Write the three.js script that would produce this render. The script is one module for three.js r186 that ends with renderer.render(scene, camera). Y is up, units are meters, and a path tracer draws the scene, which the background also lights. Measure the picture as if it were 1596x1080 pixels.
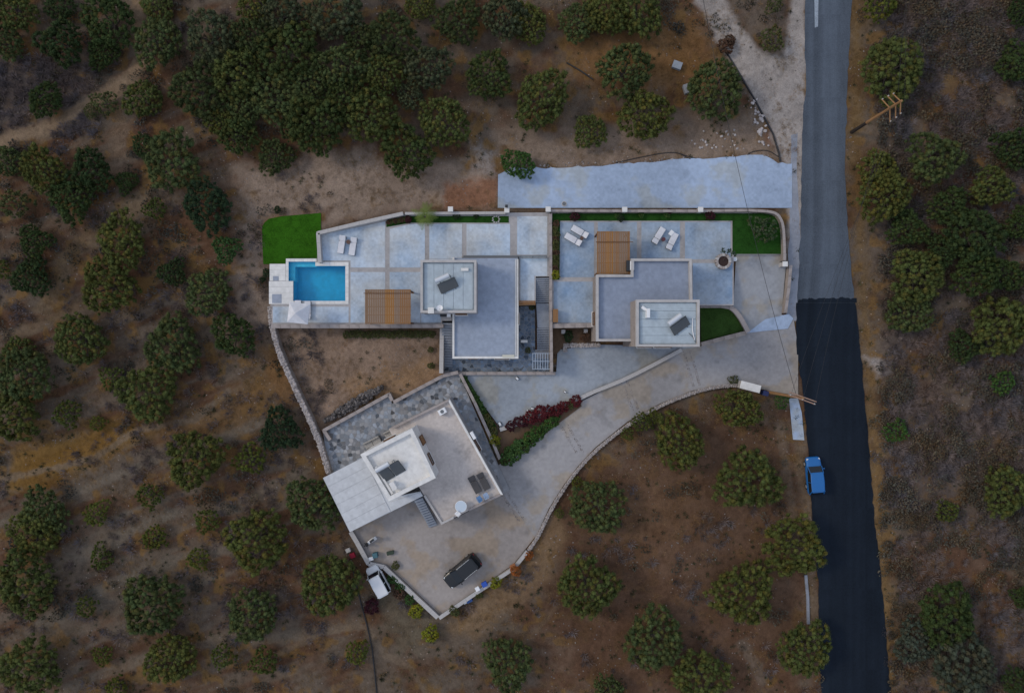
import * as THREE from 'three';
import { mergeGeometries } from 'three/addons/utils/BufferGeometryUtils.js';
import { TessellateModifier } from 'three/addons/modifiers/TessellateModifier.js';

// ---------------------------------------------------------------- camera, sky, sun, exposure
const HGT = 76, FOC = 1064;                    // a drone 76 m up looking straight down; FOC: survey units per metre of height
const scene = new THREE.Scene();
const camera = new THREE.PerspectiveCamera(2 * Math.atan(540 / FOC) * 180 / Math.PI, 1596 / 1080, 0.5, 2000);
camera.position.set(0, HGT, 0); camera.up.set(0, 0, -1); camera.lookAt(0, 0, 0);
const renderer = new THREE.WebGLRenderer({ antialias: true });
renderer.setSize(1024, 692);
renderer.toneMapping = THREE.LinearToneMapping;
renderer.toneMappingExposure = 0.72;
renderer.shadowMap.enabled = true;
const SUN = new THREE.Vector3(-0.80, 0.62, -0.22).normalize();
{ // even dusk overcast, a little brighter towards the sun
  const w = 128, h = 64, d = new Float32Array(w * h * 4);
  for (let j = 0; j < h; j++) for (let i = 0; i < w; i++) {
    const el = ((j + 0.5) / h - 0.5) * Math.PI, az = ((i + 0.5) / w - 0.5) * 2 * Math.PI;
    const v = new THREE.Vector3(Math.cos(el) * Math.cos(az), Math.sin(el), Math.cos(el) * Math.sin(az));
    const s = Math.max(0, v.dot(SUN)), up = Math.max(0, v.y), g = Math.pow(s, 3) * 0.5;
    const k = 0.47 + 0.26 * up, o = (j * w + i) * 4;
    d[o] = k * 0.853 + g; d[o + 1] = k * 1.01 + g * 0.9; d[o + 2] = k * 1.35 + g * 0.76; d[o + 3] = 1;
  }
  const t = new THREE.DataTexture(d, w, h, THREE.RGBAFormat, THREE.FloatType);
  t.mapping = THREE.EquirectangularReflectionMapping; t.magFilter = THREE.LinearFilter; t.minFilter = THREE.LinearFilter; t.needsUpdate = true;
  scene.background = t; scene.environment = t;
}
const sun = new THREE.DirectionalLight(new THREE.Color(1, 0.88, 0.72), 1.5);
sun.position.copy(SUN).multiplyScalar(150); sun.target.position.set(0, 0, 0);
sun.castShadow = true; sun.shadow.radius = 26; sun.shadow.mapSize.set(2048, 2048);
Object.assign(sun.shadow.camera, { left: -85, right: 85, top: 70, bottom: -70, near: 1, far: 400 });
scene.add(sun, sun.target);

// ---------------------------------------------------------------- helpers
function rng(a) { return () => { a = (a + 0x6d2b79f5) | 0; let t = Math.imul(a ^ (a >>> 15), 1 | a); t = (t + Math.imul(t ^ (t >>> 7), 61 | t)) ^ t; return ((t ^ (t >>> 14)) >>> 0) / 4294967296; }; }
const R = rng(7), rr = (a, b) => a + (b - a) * R();
const clamp = (v, a = 0, b = 1) => Math.min(b, Math.max(a, v)), lerp = (a, b, t) => a + (b - a) * t;
const ss = (a, b, x) => { const t = clamp((x - a) / (b - a)); return t * t * (3 - 2 * t); };
const hash = (x, y, s) => { let h = Math.imul(x, 374761393) ^ Math.imul(y, 668265263) ^ Math.imul(s, 1442695041); h = Math.imul(h ^ (h >>> 13), 1274126177); return ((h ^ (h >>> 16)) >>> 0) / 4294967296; };
function vn(x, y, s = 0, per = 0) {
  const i = Math.floor(x), j = Math.floor(y), u = x - i, v = y - j, a = u * u * (3 - 2 * u), b = v * v * (3 - 2 * v);
  const m = per ? (k) => ((k % per) + per) % per : (k) => k;
  const i0 = m(i), i1 = m(i + 1), j0 = m(j), j1 = m(j + 1);
  return lerp(lerp(hash(i0, j0, s), hash(i1, j0, s), a), lerp(hash(i0, j1, s), hash(i1, j1, s), a), b);
}
const fbm = (x, y, s = 0, o = 4) => { let t = 0, a = 0.5, n = 0; for (let k = 0; k < o; k++) { t += a * vn(x, y, s + k); n += a; x = x * 2.03 + 7.1; y = y * 2.03 + 3.7; a *= 0.5; } return t / n; };
// the survey plan: plan units to metres for a point whose height is y
const X = (u, y = 0) => (u - 798) * (HGT - y) / FOC, Z = (v, y = 0) => (v - 540) * (HGT - y) / FOC;
const P = (u, v, y = 0) => new THREE.Vector3(X(u, y), y, Z(v, y));
const poly = (list, y = 0) => list.map(([u, v]) => [X(u, y), Z(v, y)]);
const rect = (u0, v0, u1, v1) => [[u0, v0], [u1, v0], [u1, v1], [u0, v1]];
const inside = (pts, x, z) => { let c = false; for (let i = 0, j = pts.length - 1; i < pts.length; j = i++) { const [xi, zi] = pts[i], [xj, zj] = pts[j]; if ((zi > z) !== (zj > z) && x < (xj - xi) * (z - zi) / (zj - zi) + xi) c = !c; } return c; };
const segDist = (x, z, ax, az, bx, bz) => { const dx = bx - ax, dz = bz - az, t = clamp(((x - ax) * dx + (z - az) * dz) / (dx * dx + dz * dz || 1)); return Math.hypot(x - ax - dx * t, z - az - dz * t); };
const polyDist = (pts, x, z, closed = true) => { let d = 1e9; for (let i = 0; i < pts.length - (closed ? 0 : 1); i++) { const a = pts[i], b = pts[(i + 1) % pts.length]; d = Math.min(d, segDist(x, z, a[0], a[1], b[0], b[1])); } return d; };
const sd = (pts, x, z) => (inside(pts, x, z) ? -1 : 1) * polyDist(pts, x, z);
const area = (p) => { let a = 0; for (let i = 0; i < p.length; i++) { const q = p[(i + 1) % p.length]; a += p[i][0] * q[1] - q[0] * p[i][1]; } return a / 2; };
function offset(p, d) { // move every edge outwards by d (mitred)
  const s = area(p) > 0 ? 1 : -1, n = p.length, out = [];
  for (let i = 0; i < n; i++) {
    const a = p[(i + n - 1) % n], b = p[i], c = p[(i + 1) % n];
    const e = (q, r) => { const l = Math.hypot(r[0] - q[0], r[1] - q[1]); return [(r[1] - q[1]) / l * s, -(r[0] - q[0]) / l * s]; };
    const n1 = e(a, b), n2 = e(b, c), k = 1 + n1[0] * n2[0] + n1[1] * n2[1];
    out.push([b[0] + d * (n1[0] + n2[0]) / k, b[1] + d * (n1[1] + n2[1]) / k]);
  }
  return out;
}
function soup(pos, uv, col) { const g = new THREE.BufferGeometry(); g.setAttribute('position', new THREE.Float32BufferAttribute(pos, 3)); g.setAttribute('uv', new THREE.Float32BufferAttribute(uv, 2)); if (col) g.setAttribute('color', new THREE.Float32BufferAttribute(col, 3)); g.computeVertexNormals(); return g; }
function prism(pts, y0, y1, holes = [], openBottom = false) { // upright solid over a plan outline
  const v2 = (l) => l.map(([x, z]) => new THREE.Vector2(x, z));
  let c = v2(pts); if (THREE.ShapeUtils.isClockWise(c)) c.reverse();
  const hs = holes.map((h) => { const q = v2(h); if (!THREE.ShapeUtils.isClockWise(q)) q.reverse(); return q; });
  const tri = THREE.ShapeUtils.triangulateShape(c, hs), all = [c, ...hs].flat(), pos = [], uv = [];
  const put = (p, y) => { pos.push(p.x, y, p.y); uv.push(p.x, p.y); };
  for (const [a, b, d] of tri) { put(all[a], y1); put(all[d], y1); put(all[b], y1); if (!openBottom) { put(all[a], y0); put(all[b], y0); put(all[d], y0); } }
  for (const ring of [c, ...hs]) { let l = 0; for (let i = 0; i < ring.length; i++) {
    const a = ring[i], b = ring[(i + 1) % ring.length], m = l + a.distanceTo(b);
    for (const [p, y, u] of [[a, y0, l], [a, y1, l], [b, y1, m], [a, y0, l], [b, y1, m], [b, y0, m]]) { pos.push(p.x, y, p.y); uv.push(u, y); }
    l = m; } }
  return soup(pos, uv);
}
function drape(list, yFn, edge = 1.2, h = 1) { // a sheet over a plan outline whose height follows yFn
  const pts = poly(list, h), c = pts.map(([x, z]) => new THREE.Vector2(x, z)); if (THREE.ShapeUtils.isClockWise(c)) c.reverse();
  const pos = [], uv = [];
  for (const [a, b, d] of THREE.ShapeUtils.triangulateShape(c, [])) for (const k of [a, d, b]) { pos.push(c[k].x, 0, c[k].y); uv.push(c[k].x, c[k].y); }
  let g = new TessellateModifier(edge, 9).modify(soup(pos, uv)); g = g.index ? g.toNonIndexed() : g;
  const p = g.attributes.position; for (let i = 0; i < p.count; i++) p.setY(i, yFn(p.getX(i), p.getZ(i)));
  g.computeVertexNormals(); return g;
}
function ribbon(line, w, yTop, yBot) { // wall or kerb along a line of [x, z]; yTop / yBot are numbers or functions (x, z, i)
  const n = line.length, L = [], Q = [];
  for (let i = 0; i < n; i++) {
    const a = line[Math.max(0, i - 1)], b = line[i], c = line[Math.min(n - 1, i + 1)];
    const e = (q, r) => { const l = Math.hypot(r[0] - q[0], r[1] - q[1]) || 1; return [-(r[1] - q[1]) / l, (r[0] - q[0]) / l]; };
    const n1 = i ? e(a, b) : e(b, c), n2 = i < n - 1 ? e(b, c) : n1, k = Math.max(0.35, 1 + n1[0] * n2[0] + n1[1] * n2[1]), ww = (Array.isArray(w) ? w[i] : w) / 2;
    const o = [(n1[0] + n2[0]) / k * ww, (n1[1] + n2[1]) / k * ww]; L.push([b[0] + o[0], b[1] + o[1]]); Q.push([b[0] - o[0], b[1] - o[1]]);
  }
  const T = (i) => typeof yTop === 'function' ? yTop(line[i][0], line[i][1], i) : yTop, B = (i) => typeof yBot === 'function' ? yBot(line[i][0], line[i][1], i) : yBot;
  const pos = [], uv = []; let l = 0;
  const quad = (a, b, c, d, ua) => { for (const k of [0, 1, 2, 0, 2, 3]) { pos.push(...[a, b, c, d][k]); uv.push(...ua[k]); } };
  for (let i = 0; i < n - 1; i++) {
    const j = i + 1, m = l + Math.hypot(line[j][0] - line[i][0], line[j][1] - line[i][1]), t0 = T(i), t1 = T(j), b0 = B(i), b1 = B(j), W = Math.hypot(L[i][0] - Q[i][0], L[i][1] - Q[i][1]);
    quad([L[i][0], t0, L[i][1]], [L[j][0], t1, L[j][1]], [Q[j][0], t1, Q[j][1]], [Q[i][0], t0, Q[i][1]], [[l, 0], [m, 0], [m, W], [l, W]]);
    quad([L[i][0], b0, L[i][1]], [L[j][0], b1, L[j][1]], [L[j][0], t1, L[j][1]], [L[i][0], t0, L[i][1]], [[l, b0], [m, b1], [m, t1], [l, t0]]);
    quad([Q[j][0], b1, Q[j][1]], [Q[i][0], b0, Q[i][1]], [Q[i][0], t0, Q[i][1]], [Q[j][0], t1, Q[j][1]], [[m, b1], [l, b0], [l, t0], [m, t1]]);
    l = m;
  }
  for (const [i, f] of [[0, 1], [n - 1, -1]]) { const a = f > 0 ? Q[i] : L[i], b = f > 0 ? L[i] : Q[i]; quad([a[0], B(i), a[1]], [b[0], B(i), b[1]], [b[0], T(i), b[1]], [a[0], T(i), a[1]], [[0, B(i)], [1, B(i)], [1, T(i)], [0, T(i)]]); }
  return soup(pos, uv);
}
function smooth(list, k = 5) { const c = new THREE.CatmullRomCurve3(list.map(([u, v]) => new THREE.Vector3(u, 0, v)), false, 'centripetal'); return c.getPoints((list.length - 1) * k).map((p) => [p.x, p.z]); }
function dense(list, step = 14) { const o = []; for (let i = 0; i < list.length - 1; i++) { const [a, b] = [list[i], list[i + 1]], n = Math.max(1, Math.round(Math.hypot(b[0] - a[0], b[1] - a[1]) / step)); for (let k = 0; k < n; k++) o.push([lerp(a[0], b[0], k / n), lerp(a[1], b[1], k / n)]); } o.push(list[list.length - 1]); return o; }
function bx(w, h, d, x = 0, y = 0, z = 0, ry = 0, rx = 0, rz = 0, bev = 0) { // box resting on y, corners eased
  let g;
  if (bev) { const s = new THREE.Shape(), a = w / 2 - bev, b = d / 2 - bev; s.moveTo(-a, -b); s.lineTo(a, -b); s.lineTo(a, b); s.lineTo(-a, b); s.closePath(); g = new THREE.ExtrudeGeometry(s, { depth: h - 2 * bev, bevelEnabled: true, bevelThickness: bev, bevelSize: bev, bevelSegments: 2 }); g.translate(0, 0, bev); g.rotateX(-Math.PI / 2); }
  else { g = new THREE.BoxGeometry(w, h, d).toNonIndexed(); g.translate(0, h / 2, 0); }
  if (rx) g.rotateX(rx); if (rz) g.rotateZ(rz); if (ry) g.rotateY(ry); g.translate(x, y, z); return g;
}
const cyl = (r0, r1, h, x, y, z, n = 14) => { const g = new THREE.CylinderGeometry(r1, r0, h, n).toNonIndexed(); g.translate(x, y + h / 2, z); return g; };
function bar(a, b, r0, r1 = r0, n = 8) { const d = new THREE.Vector3().subVectors(b, a), g = new THREE.CylinderGeometry(r1, r0, d.length(), n).toNonIndexed(); g.translate(0, d.length() / 2, 0); g.applyQuaternion(new THREE.Quaternion().setFromUnitVectors(new THREE.Vector3(0, 1, 0), d.normalize())); g.translate(a.x, a.y, a.z); return g; }
const tube = (pts, r, seg = 6, k = 6) => new THREE.TubeGeometry(new THREE.CatmullRomCurve3(pts), pts.length * k, r, seg).toNonIndexed();
function join(list) { list = list.flat().map((g) => (g.index ? g.toNonIndexed() : g)); return list.length === 1 ? list[0] : mergeGeometries(list.map((g) => { const q = g.clone(); for (const k of Object.keys(q.attributes)) if (!['position', 'normal', 'uv', 'color'].includes(k) || (k === 'color' && !list.every((e) => e.attributes.color))) q.deleteAttribute(k); return q; })); }
const used = new Map();
const numbered = (n) => { const k = used.get(n) || 0; used.set(n, k + 1); return k ? n + '_' + String(k).padStart(3, '0') : n; };
function mesh(name, g, m, parent) { const o = new THREE.Mesh(Array.isArray(g) ? join(g) : g, m); o.name = parent ? name : numbered(name); o.castShadow = o.receiveShadow = true; (parent || scene).add(o); return o; }
function tag(o, label, category, group) { o.userData.label = label; o.userData.category = category; if (group) o.userData.group = group; return o; }
function thing(name, label, category, pos = [0, 0, 0], turn = 0, group) { const o = new THREE.Group(); o.name = numbered(name); scene.add(o); o.position.set(...pos); o.rotation.y = turn; o.userData.kind = 'thing'; return tag(o, label, category, group); }
function struct(name, g, m, label) { const o = mesh(name, g, m); o.userData.kind = 'structure'; if (label) o.userData.label = label; return o; }
function dup(o, label, pos, turn = 0, group) { const c = o.clone(); c.userData = { ...o.userData }; c.name = numbered(o.name.replace(/_\d{3}$/, '')); scene.add(c); c.position.set(...pos); c.rotation.y = turn; c.userData.label = label; if (group) c.userData.group = group; return c; }
const lift = (g, dx, dy, dz) => { const q = g.clone(); q.translate(dx, dy, dz); return q; };

// ---------------------------------------------------------------- textures and materials
function grain(seed, fn, size = 256, span = 4, srgb = false) { // fn(x, y, per) in 0..1 over a tile that repeats every `span` metres
  const d = new Uint8Array(size * size * 4);
  for (let j = 0; j < size; j++) for (let i = 0; i < size; i++) { const v = fn(i / size, j / size), o = (j * size + i) * 4, c = Array.isArray(v) ? v : [v, v, v]; for (let k = 0; k < 3; k++) d[o + k] = clamp(c[k]) * 255; d[o + 3] = 255; }
  const t = new THREE.DataTexture(d, size, size); t.wrapS = t.wrapT = THREE.RepeatWrapping; t.magFilter = THREE.LinearFilter; t.minFilter = THREE.LinearMipmapLinearFilter; t.generateMipmaps = true; t.repeat.set(1 / span, 1 / span); if (srgb) t.colorSpace = THREE.SRGBColorSpace; t.needsUpdate = true; return t;
}
const tn = (x, y, s, f) => vn(x * f, y * f, s, f);
const tf = (x, y, s, f, o = 4) => { let t = 0, a = 0.5, n = 0; for (let k = 0; k < o; k++) { t += a * tn(x, y, s + k, f); n += a; f *= 2; a *= 0.55; } return t / n; };
const T = {
  mottle: grain(1, (x, y) => { const a = tf(x, y, 11, 5, 5), b = tf(x, y, 31, 3, 4), c = tf(x, y, 51, 40, 2); const k = 0.62 + 0.5 * (a - 0.5) + 0.22 * (c - 0.5), w = (b - 0.5) * 0.36; return [k + w * 1.1 + 0.14, k + w * 0.35 + 0.14, k - w * 0.5 + 0.14]; }, 512, 9),
  fine: grain(2, (x, y) => 0.86 + 0.28 * (tf(x, y, 12, 16, 4) - 0.5) + 0.14 * (tf(x, y, 77, 5, 3) - 0.5), 256, 5),
  stain: grain(3, (x, y) => { const a = tf(x, y, 13, 4, 5), b = tf(x, y, 91, 60, 2); const s = tf(x, y, 131, 11, 3); return 0.82 + 0.46 * (a - 0.5) + 0.2 * (b - 0.5) - 0.17 * ss(0.64, 0.84, s); }, 512, 13),
  dust: grain(10, (x, y) => { const a = tf(x, y, 113, 3, 5), b = tf(x, y, 191, 60, 2), c = tf(x, y, 231, 7, 4), k = 0.82 + 0.36 * (a - 0.5) + 0.2 * (b - 0.5) - 0.14 * ss(0.62, 0.8, tf(x, y, 331, 10, 3)), w = ss(0.5, 0.68, c) * 0.22; return [k * (1 + w * 0.1), k * (1 - w * 0.35), k * (1 - w)]; }, 512, 17),
  bump: grain(4, (x, y) => tf(x, y, 14, 24, 4), 256, 3),
  coarse: grain(5, (x, y) => tf(x, y, 15, 10, 5), 256, 2.2),
  wood: grain(6, (x, y) => { const g = tn(x, y * 0.999, 16, 64) * 0.5 + tf(x, y, 66, 8, 4) * 0.5; return 0.66 + 0.5 * (g - 0.3); }, 256, 3),
  turf: grain(7, (x, y) => 0.6 + 0.7 * (tf(x, y, 17, 64, 2) - 0.5) + 0.6 * (tf(x, y, 27, 7, 3) - 0.5) + 0.2, 256, 4),
  streak: grain(9, (x, y) => { const l = tf(x, y * 0.03125 + 0.5, 19, 9, 4), a = tf(x, y, 29, 6, 4), b = tn(x, y, 39, 128); return 0.7 + 0.62 * (l - 0.5) + 0.2 * (a - 0.5) + 0.2 * (b - 0.5); }, 512, 9),
  tar: grain(8, (x, y) => 0.72 + 0.42 * (tf(x, y, 18, 6, 5) - 0.5) + 0.3 * (tn(x, y, 28, 128) - 0.5), 512, 8),
};
const lin = (r, g, b) => new THREE.Color().setRGB(r, g, b);
function mat(c, o = {}) { const { map, bump, bs = 0.01, rough = 0.85, metal = 0, spec = rough > 0.6 ? 0.4 : 1, ...rest } = o; return new THREE.MeshPhysicalMaterial({ specularIntensity: spec, color: lin(...c), map: map || null, bumpMap: bump || null, bumpScale: bs, roughness: rough, metalness: metal, side: THREE.DoubleSide, ...rest }); }
const M = {
  plasterPink: mat([0.49, 0.465, 0.455], { map: T.stain, bump: T.bump }),
  panel: mat([0.63, 0.71, 0.79], { map: T.mottle, bump: T.bump, bs: 0.006, rough: 0.7 }),
  panelB: mat([0.41, 0.505, 0.62], { map: T.mottle, bump: T.bump, bs: 0.006, rough: 0.7 }),
  pad: mat([0.45, 0.555, 0.72], { map: T.dust, bump: T.bump, bs: 0.006 }),
  court: mat([0.39, 0.43, 0.48], { map: T.dust, bump: T.bump, bs: 0.006 }),
  drive: mat([0.40, 0.385, 0.385], { map: T.dust, bump: T.bump, bs: 0.006 }),
  yard: mat([0.41, 0.365, 0.335], { map: T.dust, bump: T.bump, bs: 0.006 }),
  fore: mat([0.38, 0.39, 0.41], { map: T.dust, bump: T.bump, bs: 0.006 }),
  roofA: mat([0.37, 0.425, 0.52], { map: T.fine, bump: T.bump, bs: 0.006 }),
  roofB: mat([0.31, 0.36, 0.46], { map: T.fine, bump: T.bump, bs: 0.006 }),
  roofC: mat([0.66, 0.59, 0.54], { map: T.stain, bump: T.bump, bs: 0.006 }),
  white: mat([0.86, 0.84, 0.80], { map: T.fine, rough: 0.7 }),
  wingSheet: mat([0.64, 0.655, 0.67], { map: T.fine, rough: 0.6 }),
  sheet: mat([0.48, 0.56, 0.61], { map: T.fine, rough: 0.5 }),
  paleWall: mat([0.55, 0.525, 0.505], { map: T.fine, bump: T.bump }),
  stoneWall: mat([0.40, 0.34, 0.30], { map: T.stain, bump: T.coarse, bs: 0.05 }),
  rubble: mat([0.46, 0.42, 0.41], { map: T.fine, bump: T.coarse, bs: 0.03, vertexColors: true }),
  capPink: mat([0.44, 0.385, 0.36], { map: T.stain, bump: T.coarse, bs: 0.02 }),
  flag: mat([0.36, 0.38, 0.41], { map: T.fine, bump: T.coarse, bs: 0.015, vertexColors: true }),
  mortar: mat([0.36, 0.36, 0.37], { map: T.stain, bump: T.bump }),
  flagBlue: mat([0.22, 0.28, 0.36], { map: T.fine, bump: T.coarse, bs: 0.015, vertexColors: true }),
  stepM: mat([0.30, 0.33, 0.38], { map: T.fine, bump: T.coarse, bs: 0.01 }),
  wood: mat([0.36, 0.19, 0.085], { map: T.wood, bump: T.wood, bs: 0.004 }),
  wood2: mat([0.42, 0.20, 0.06], { map: T.wood, bump: T.wood, bs: 0.004 }),
  wood3: mat([0.33, 0.21, 0.13], { map: T.wood, bump: T.wood, bs: 0.004 }),
  beam: mat([0.20, 0.10, 0.05], { map: T.wood }),
  poleWood: mat([0.42, 0.23, 0.105], { map: T.wood, bump: T.wood, bs: 0.006 }),
  turf: mat([0.036, 0.125, 0.008], { spec: 0.1, map: T.turf, bump: T.turf, bs: 0.03, rough: 0.95 }),
  turf2: mat([0.022, 0.075, 0.012], { spec: 0.1, map: T.turf, bump: T.turf, bs: 0.03, rough: 0.95 }),
  soil: mat([0.15, 0.095, 0.06], { map: T.stain, bump: T.coarse, bs: 0.05, rough: 1 }),
  oldTar: mat([0.122, 0.148, 0.185], { spec: 0.3, map: T.streak, bump: T.bump, bs: 0.004, rough: 0.9 }),
  newTar: mat([0.017, 0.025, 0.038], { spec: 0.2, map: T.streak, bump: T.bump, bs: 0.004, rough: 0.85 }),
  shoulder: mat([0.33, 0.35, 0.40], { map: T.stain, bump: T.bump }),
  paint: mat([0.40, 0.46, 0.53], { map: T.tar }),
  dark: mat([0.02, 0.022, 0.026], { rough: 0.5 }),
  grey: mat([0.14, 0.15, 0.16], { rough: 0.6 }),
  collector: mat([0.11, 0.118, 0.12], { rough: 0.7, map: T.fine }),
  collectorGlass: mat([0.10, 0.108, 0.11], { rough: 0.35, map: T.fine }),
  metal: mat([0.62, 0.64, 0.66], { rough: 0.35, metal: 0.6 }),
  cushion: mat([0.80, 0.80, 0.83], { map: T.fine, rough: 0.95 }),
  cushionDark: mat([0.10, 0.095, 0.095], { map: T.fine, rough: 0.95 }),
  plasticWhite: mat([0.82, 0.82, 0.82], { rough: 0.5 }),
  blueThing: mat([0.10, 0.22, 0.42], { rough: 0.6 }),
  glass: new THREE.MeshPhysicalMaterial({ color: lin(0.75, 0.86, 0.9), transmission: 1, thickness: 0, roughness: 0.03, side: THREE.DoubleSide }),
  carGlass: mat([0.012, 0.016, 0.02], { rough: 0.08 }),
  tyre: mat([0.018, 0.018, 0.018], { rough: 0.9 }),
  bark: mat([0.10, 0.08, 0.065], { bump: T.coarse, bs: 0.05 }),
  tankSteel: mat([0.66, 0.68, 0.70], { rough: 0.3, metal: 0.3 }),
  terracotta: mat([0.40, 0.16, 0.07], { map: T.fine }),
  hose: mat([0.02, 0.02, 0.022], { rough: 0.6 }),
};
// ---------------------------------------------------------------- terrain
const TOP = 2.05;                               // level of the two villa terraces; the plot falls about 2 m towards the lower house
const slope = (z) => 2 * (1 - ss(-13.5, 1.5, z));
const ROAD = [[-900, 1292, 1366], [-300, 1271, 1343], [0, 1256, 1328], [120, 1253, 1322], [270, 1250, 1317], [370, 1248, 1323], [465, 1243, 1332], [540, 1243, 1340], [620, 1255, 1347], [700, 1261, 1354], [810, 1269, 1362], [900, 1277, 1372], [1080, 1282, 1388], [1400, 1296, 1420], [2200, 1330, 1490]];
const roadAt = (v) => { let i = 0; while (i < ROAD.length - 2 && v > ROAD[i + 1][0]) i++; const a = ROAD[i], b = ROAD[i + 1], t = clamp((v - a[0]) / (b[0] - a[0])); return [lerp(a[1], b[1], t), lerp(a[2], b[2], t)]; };
const SITE = poly([[395, 330], [600, 318], [770, 240], [1230, 238], [1260, 620], [1150, 620], [1000, 670], [900, 760], [850, 850], [690, 985], [560, 900], [480, 730], [405, 520]]);
const driveY = (x, z) => Math.max(slope(z) + 0.05, 0.08);
const PLOTS = {
  terraceA: [[494, 362], [628, 333], [857, 331], [857, 431], [835, 431], [835, 472], [809, 472], [809, 401], [704, 401], [704, 500], [689, 500], [689, 509], [424, 509], [420, 411], [446, 411], [446, 403.5], [494, 403.5]],
  terraceB: [[859, 331], [1206, 331], [1217, 336], [1222, 347], [1222, 397], [1144, 397], [1144, 476], [990, 476], [990, 508], [859, 508]],
  pad: [[776, 276], [800, 264], [850, 266], [930, 262], [1000, 257], [1060, 252], [1110, 250], [1160, 245], [1185, 247], [1206, 257], [1229, 259], [1229, 327], [776, 327]],
  fore: [[1144, 397], [1222, 397], [1221, 490], [1232, 494], [1168, 518], [1144, 478]],
  lowCourt: [[689, 510], [689, 500], [705, 500], [705, 420], [806, 420], [806, 474], [834, 474], [834, 432], [858, 432], [858, 581], [692, 581]],
  patioC: [[503, 672], [606, 616], [612, 628], [690, 587], [716, 581], [776, 727], [790, 772], [690, 822], [655, 775], [548, 830], [512, 738]],
  yard: [[547, 828], [655, 768], [690, 820], [784, 773], [835, 840], [800, 884], [684, 963], [600, 884], [572, 878]],
  drive: [[1240, 494], [1250, 540], [1250, 618], [1190, 607], [1140, 601], [1085, 609], [1030, 631], [980, 659], [930, 699], [903, 728], [880, 758], [856, 796], [835, 842], [784, 773], [776, 728], [905, 628], [975, 592], [1062, 545], [1092, 541], [1165, 518]],
  court: [[717, 584], [868, 580], [870, 545], [935, 537], [1092, 541], [1062, 545], [975, 591], [905, 626], [830, 652], [780, 669]],
  moon: [[1088, 478], [1138, 478], [1160, 500], [1166, 517], [1092, 537]],
  poolPit: [[447, 405], [540, 405], [540, 471], [447, 471]],
  gardenB: [[860, 507], [936, 507], [936, 538], [880, 538], [868, 552], [860, 552]],
};
const pads = [['terraceA', 1.7], ['terraceB', 1.7], ['pad', 1.9], ['lowCourt', -0.2], ['patioC', 0.05], ['yard', -0.05], ['moon', 0.3], ['gardenB', 0.2], ['poolPit', -0.1]].map(([k, y]) => ({ p: poly(PLOTS[k], 1), y }));
const follow = ['fore', 'drive', 'court'].map((k) => poly(PLOTS[k], 0.2));
const GARDEN = poly([[430, 514], [686, 514], [686, 585], [610, 612], [500, 668], [445, 560]]);
function rough(x, z) { // natural relief, flattened at the plot and the road
  const u = 798 + x * 14, v = 540 + z * 14, [a, b] = roadAt(v);
  const road = ss(0, 4, Math.max(a - u, u - b) / 14), d = inside(SITE, x, z) ? 0 : ss(0, 7, polyDist(SITE, x, z));
  const s = (x * 0.37 + z * 0.93) / 6.2, f = s - Math.floor(s), west = ss(-26, -40, x);
  let h = (fbm(x * 0.07 + 9, z * 0.07, 3, 3) - 0.5) * 1.6 + west * (0.42 * (ss(0.72, 1, f) - f) - 0.035 * Math.min(90, -26 - x)) + (fbm(x * 0.5, z * 0.5, 5, 3) - 0.5) * 0.28;
  if (x > 38) h += 0.03 * Math.min(40, x - 38);
  return h * road * d;
}
function terrain(x, z) {
  let h = slope(z) + rough(x, z);
  if (inside(GARDEN, x, z)) h = Math.min(h, 0.18) + (fbm(x * 0.8, z * 0.8, 8, 3) - 0.5) * 0.12;
  for (const q of pads) if (inside(q.p, x, z)) h = Math.min(h, q.y);
  for (const q of follow) if (inside(q, x, z)) h = Math.min(h, slope(z) - 0.04);
  return h;
}
const onGround = (u, v) => { let y = 0; for (let k = 0; k < 4; k++) y = terrain(X(u, y), Z(v, y)); return P(u, v, y); };

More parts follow.
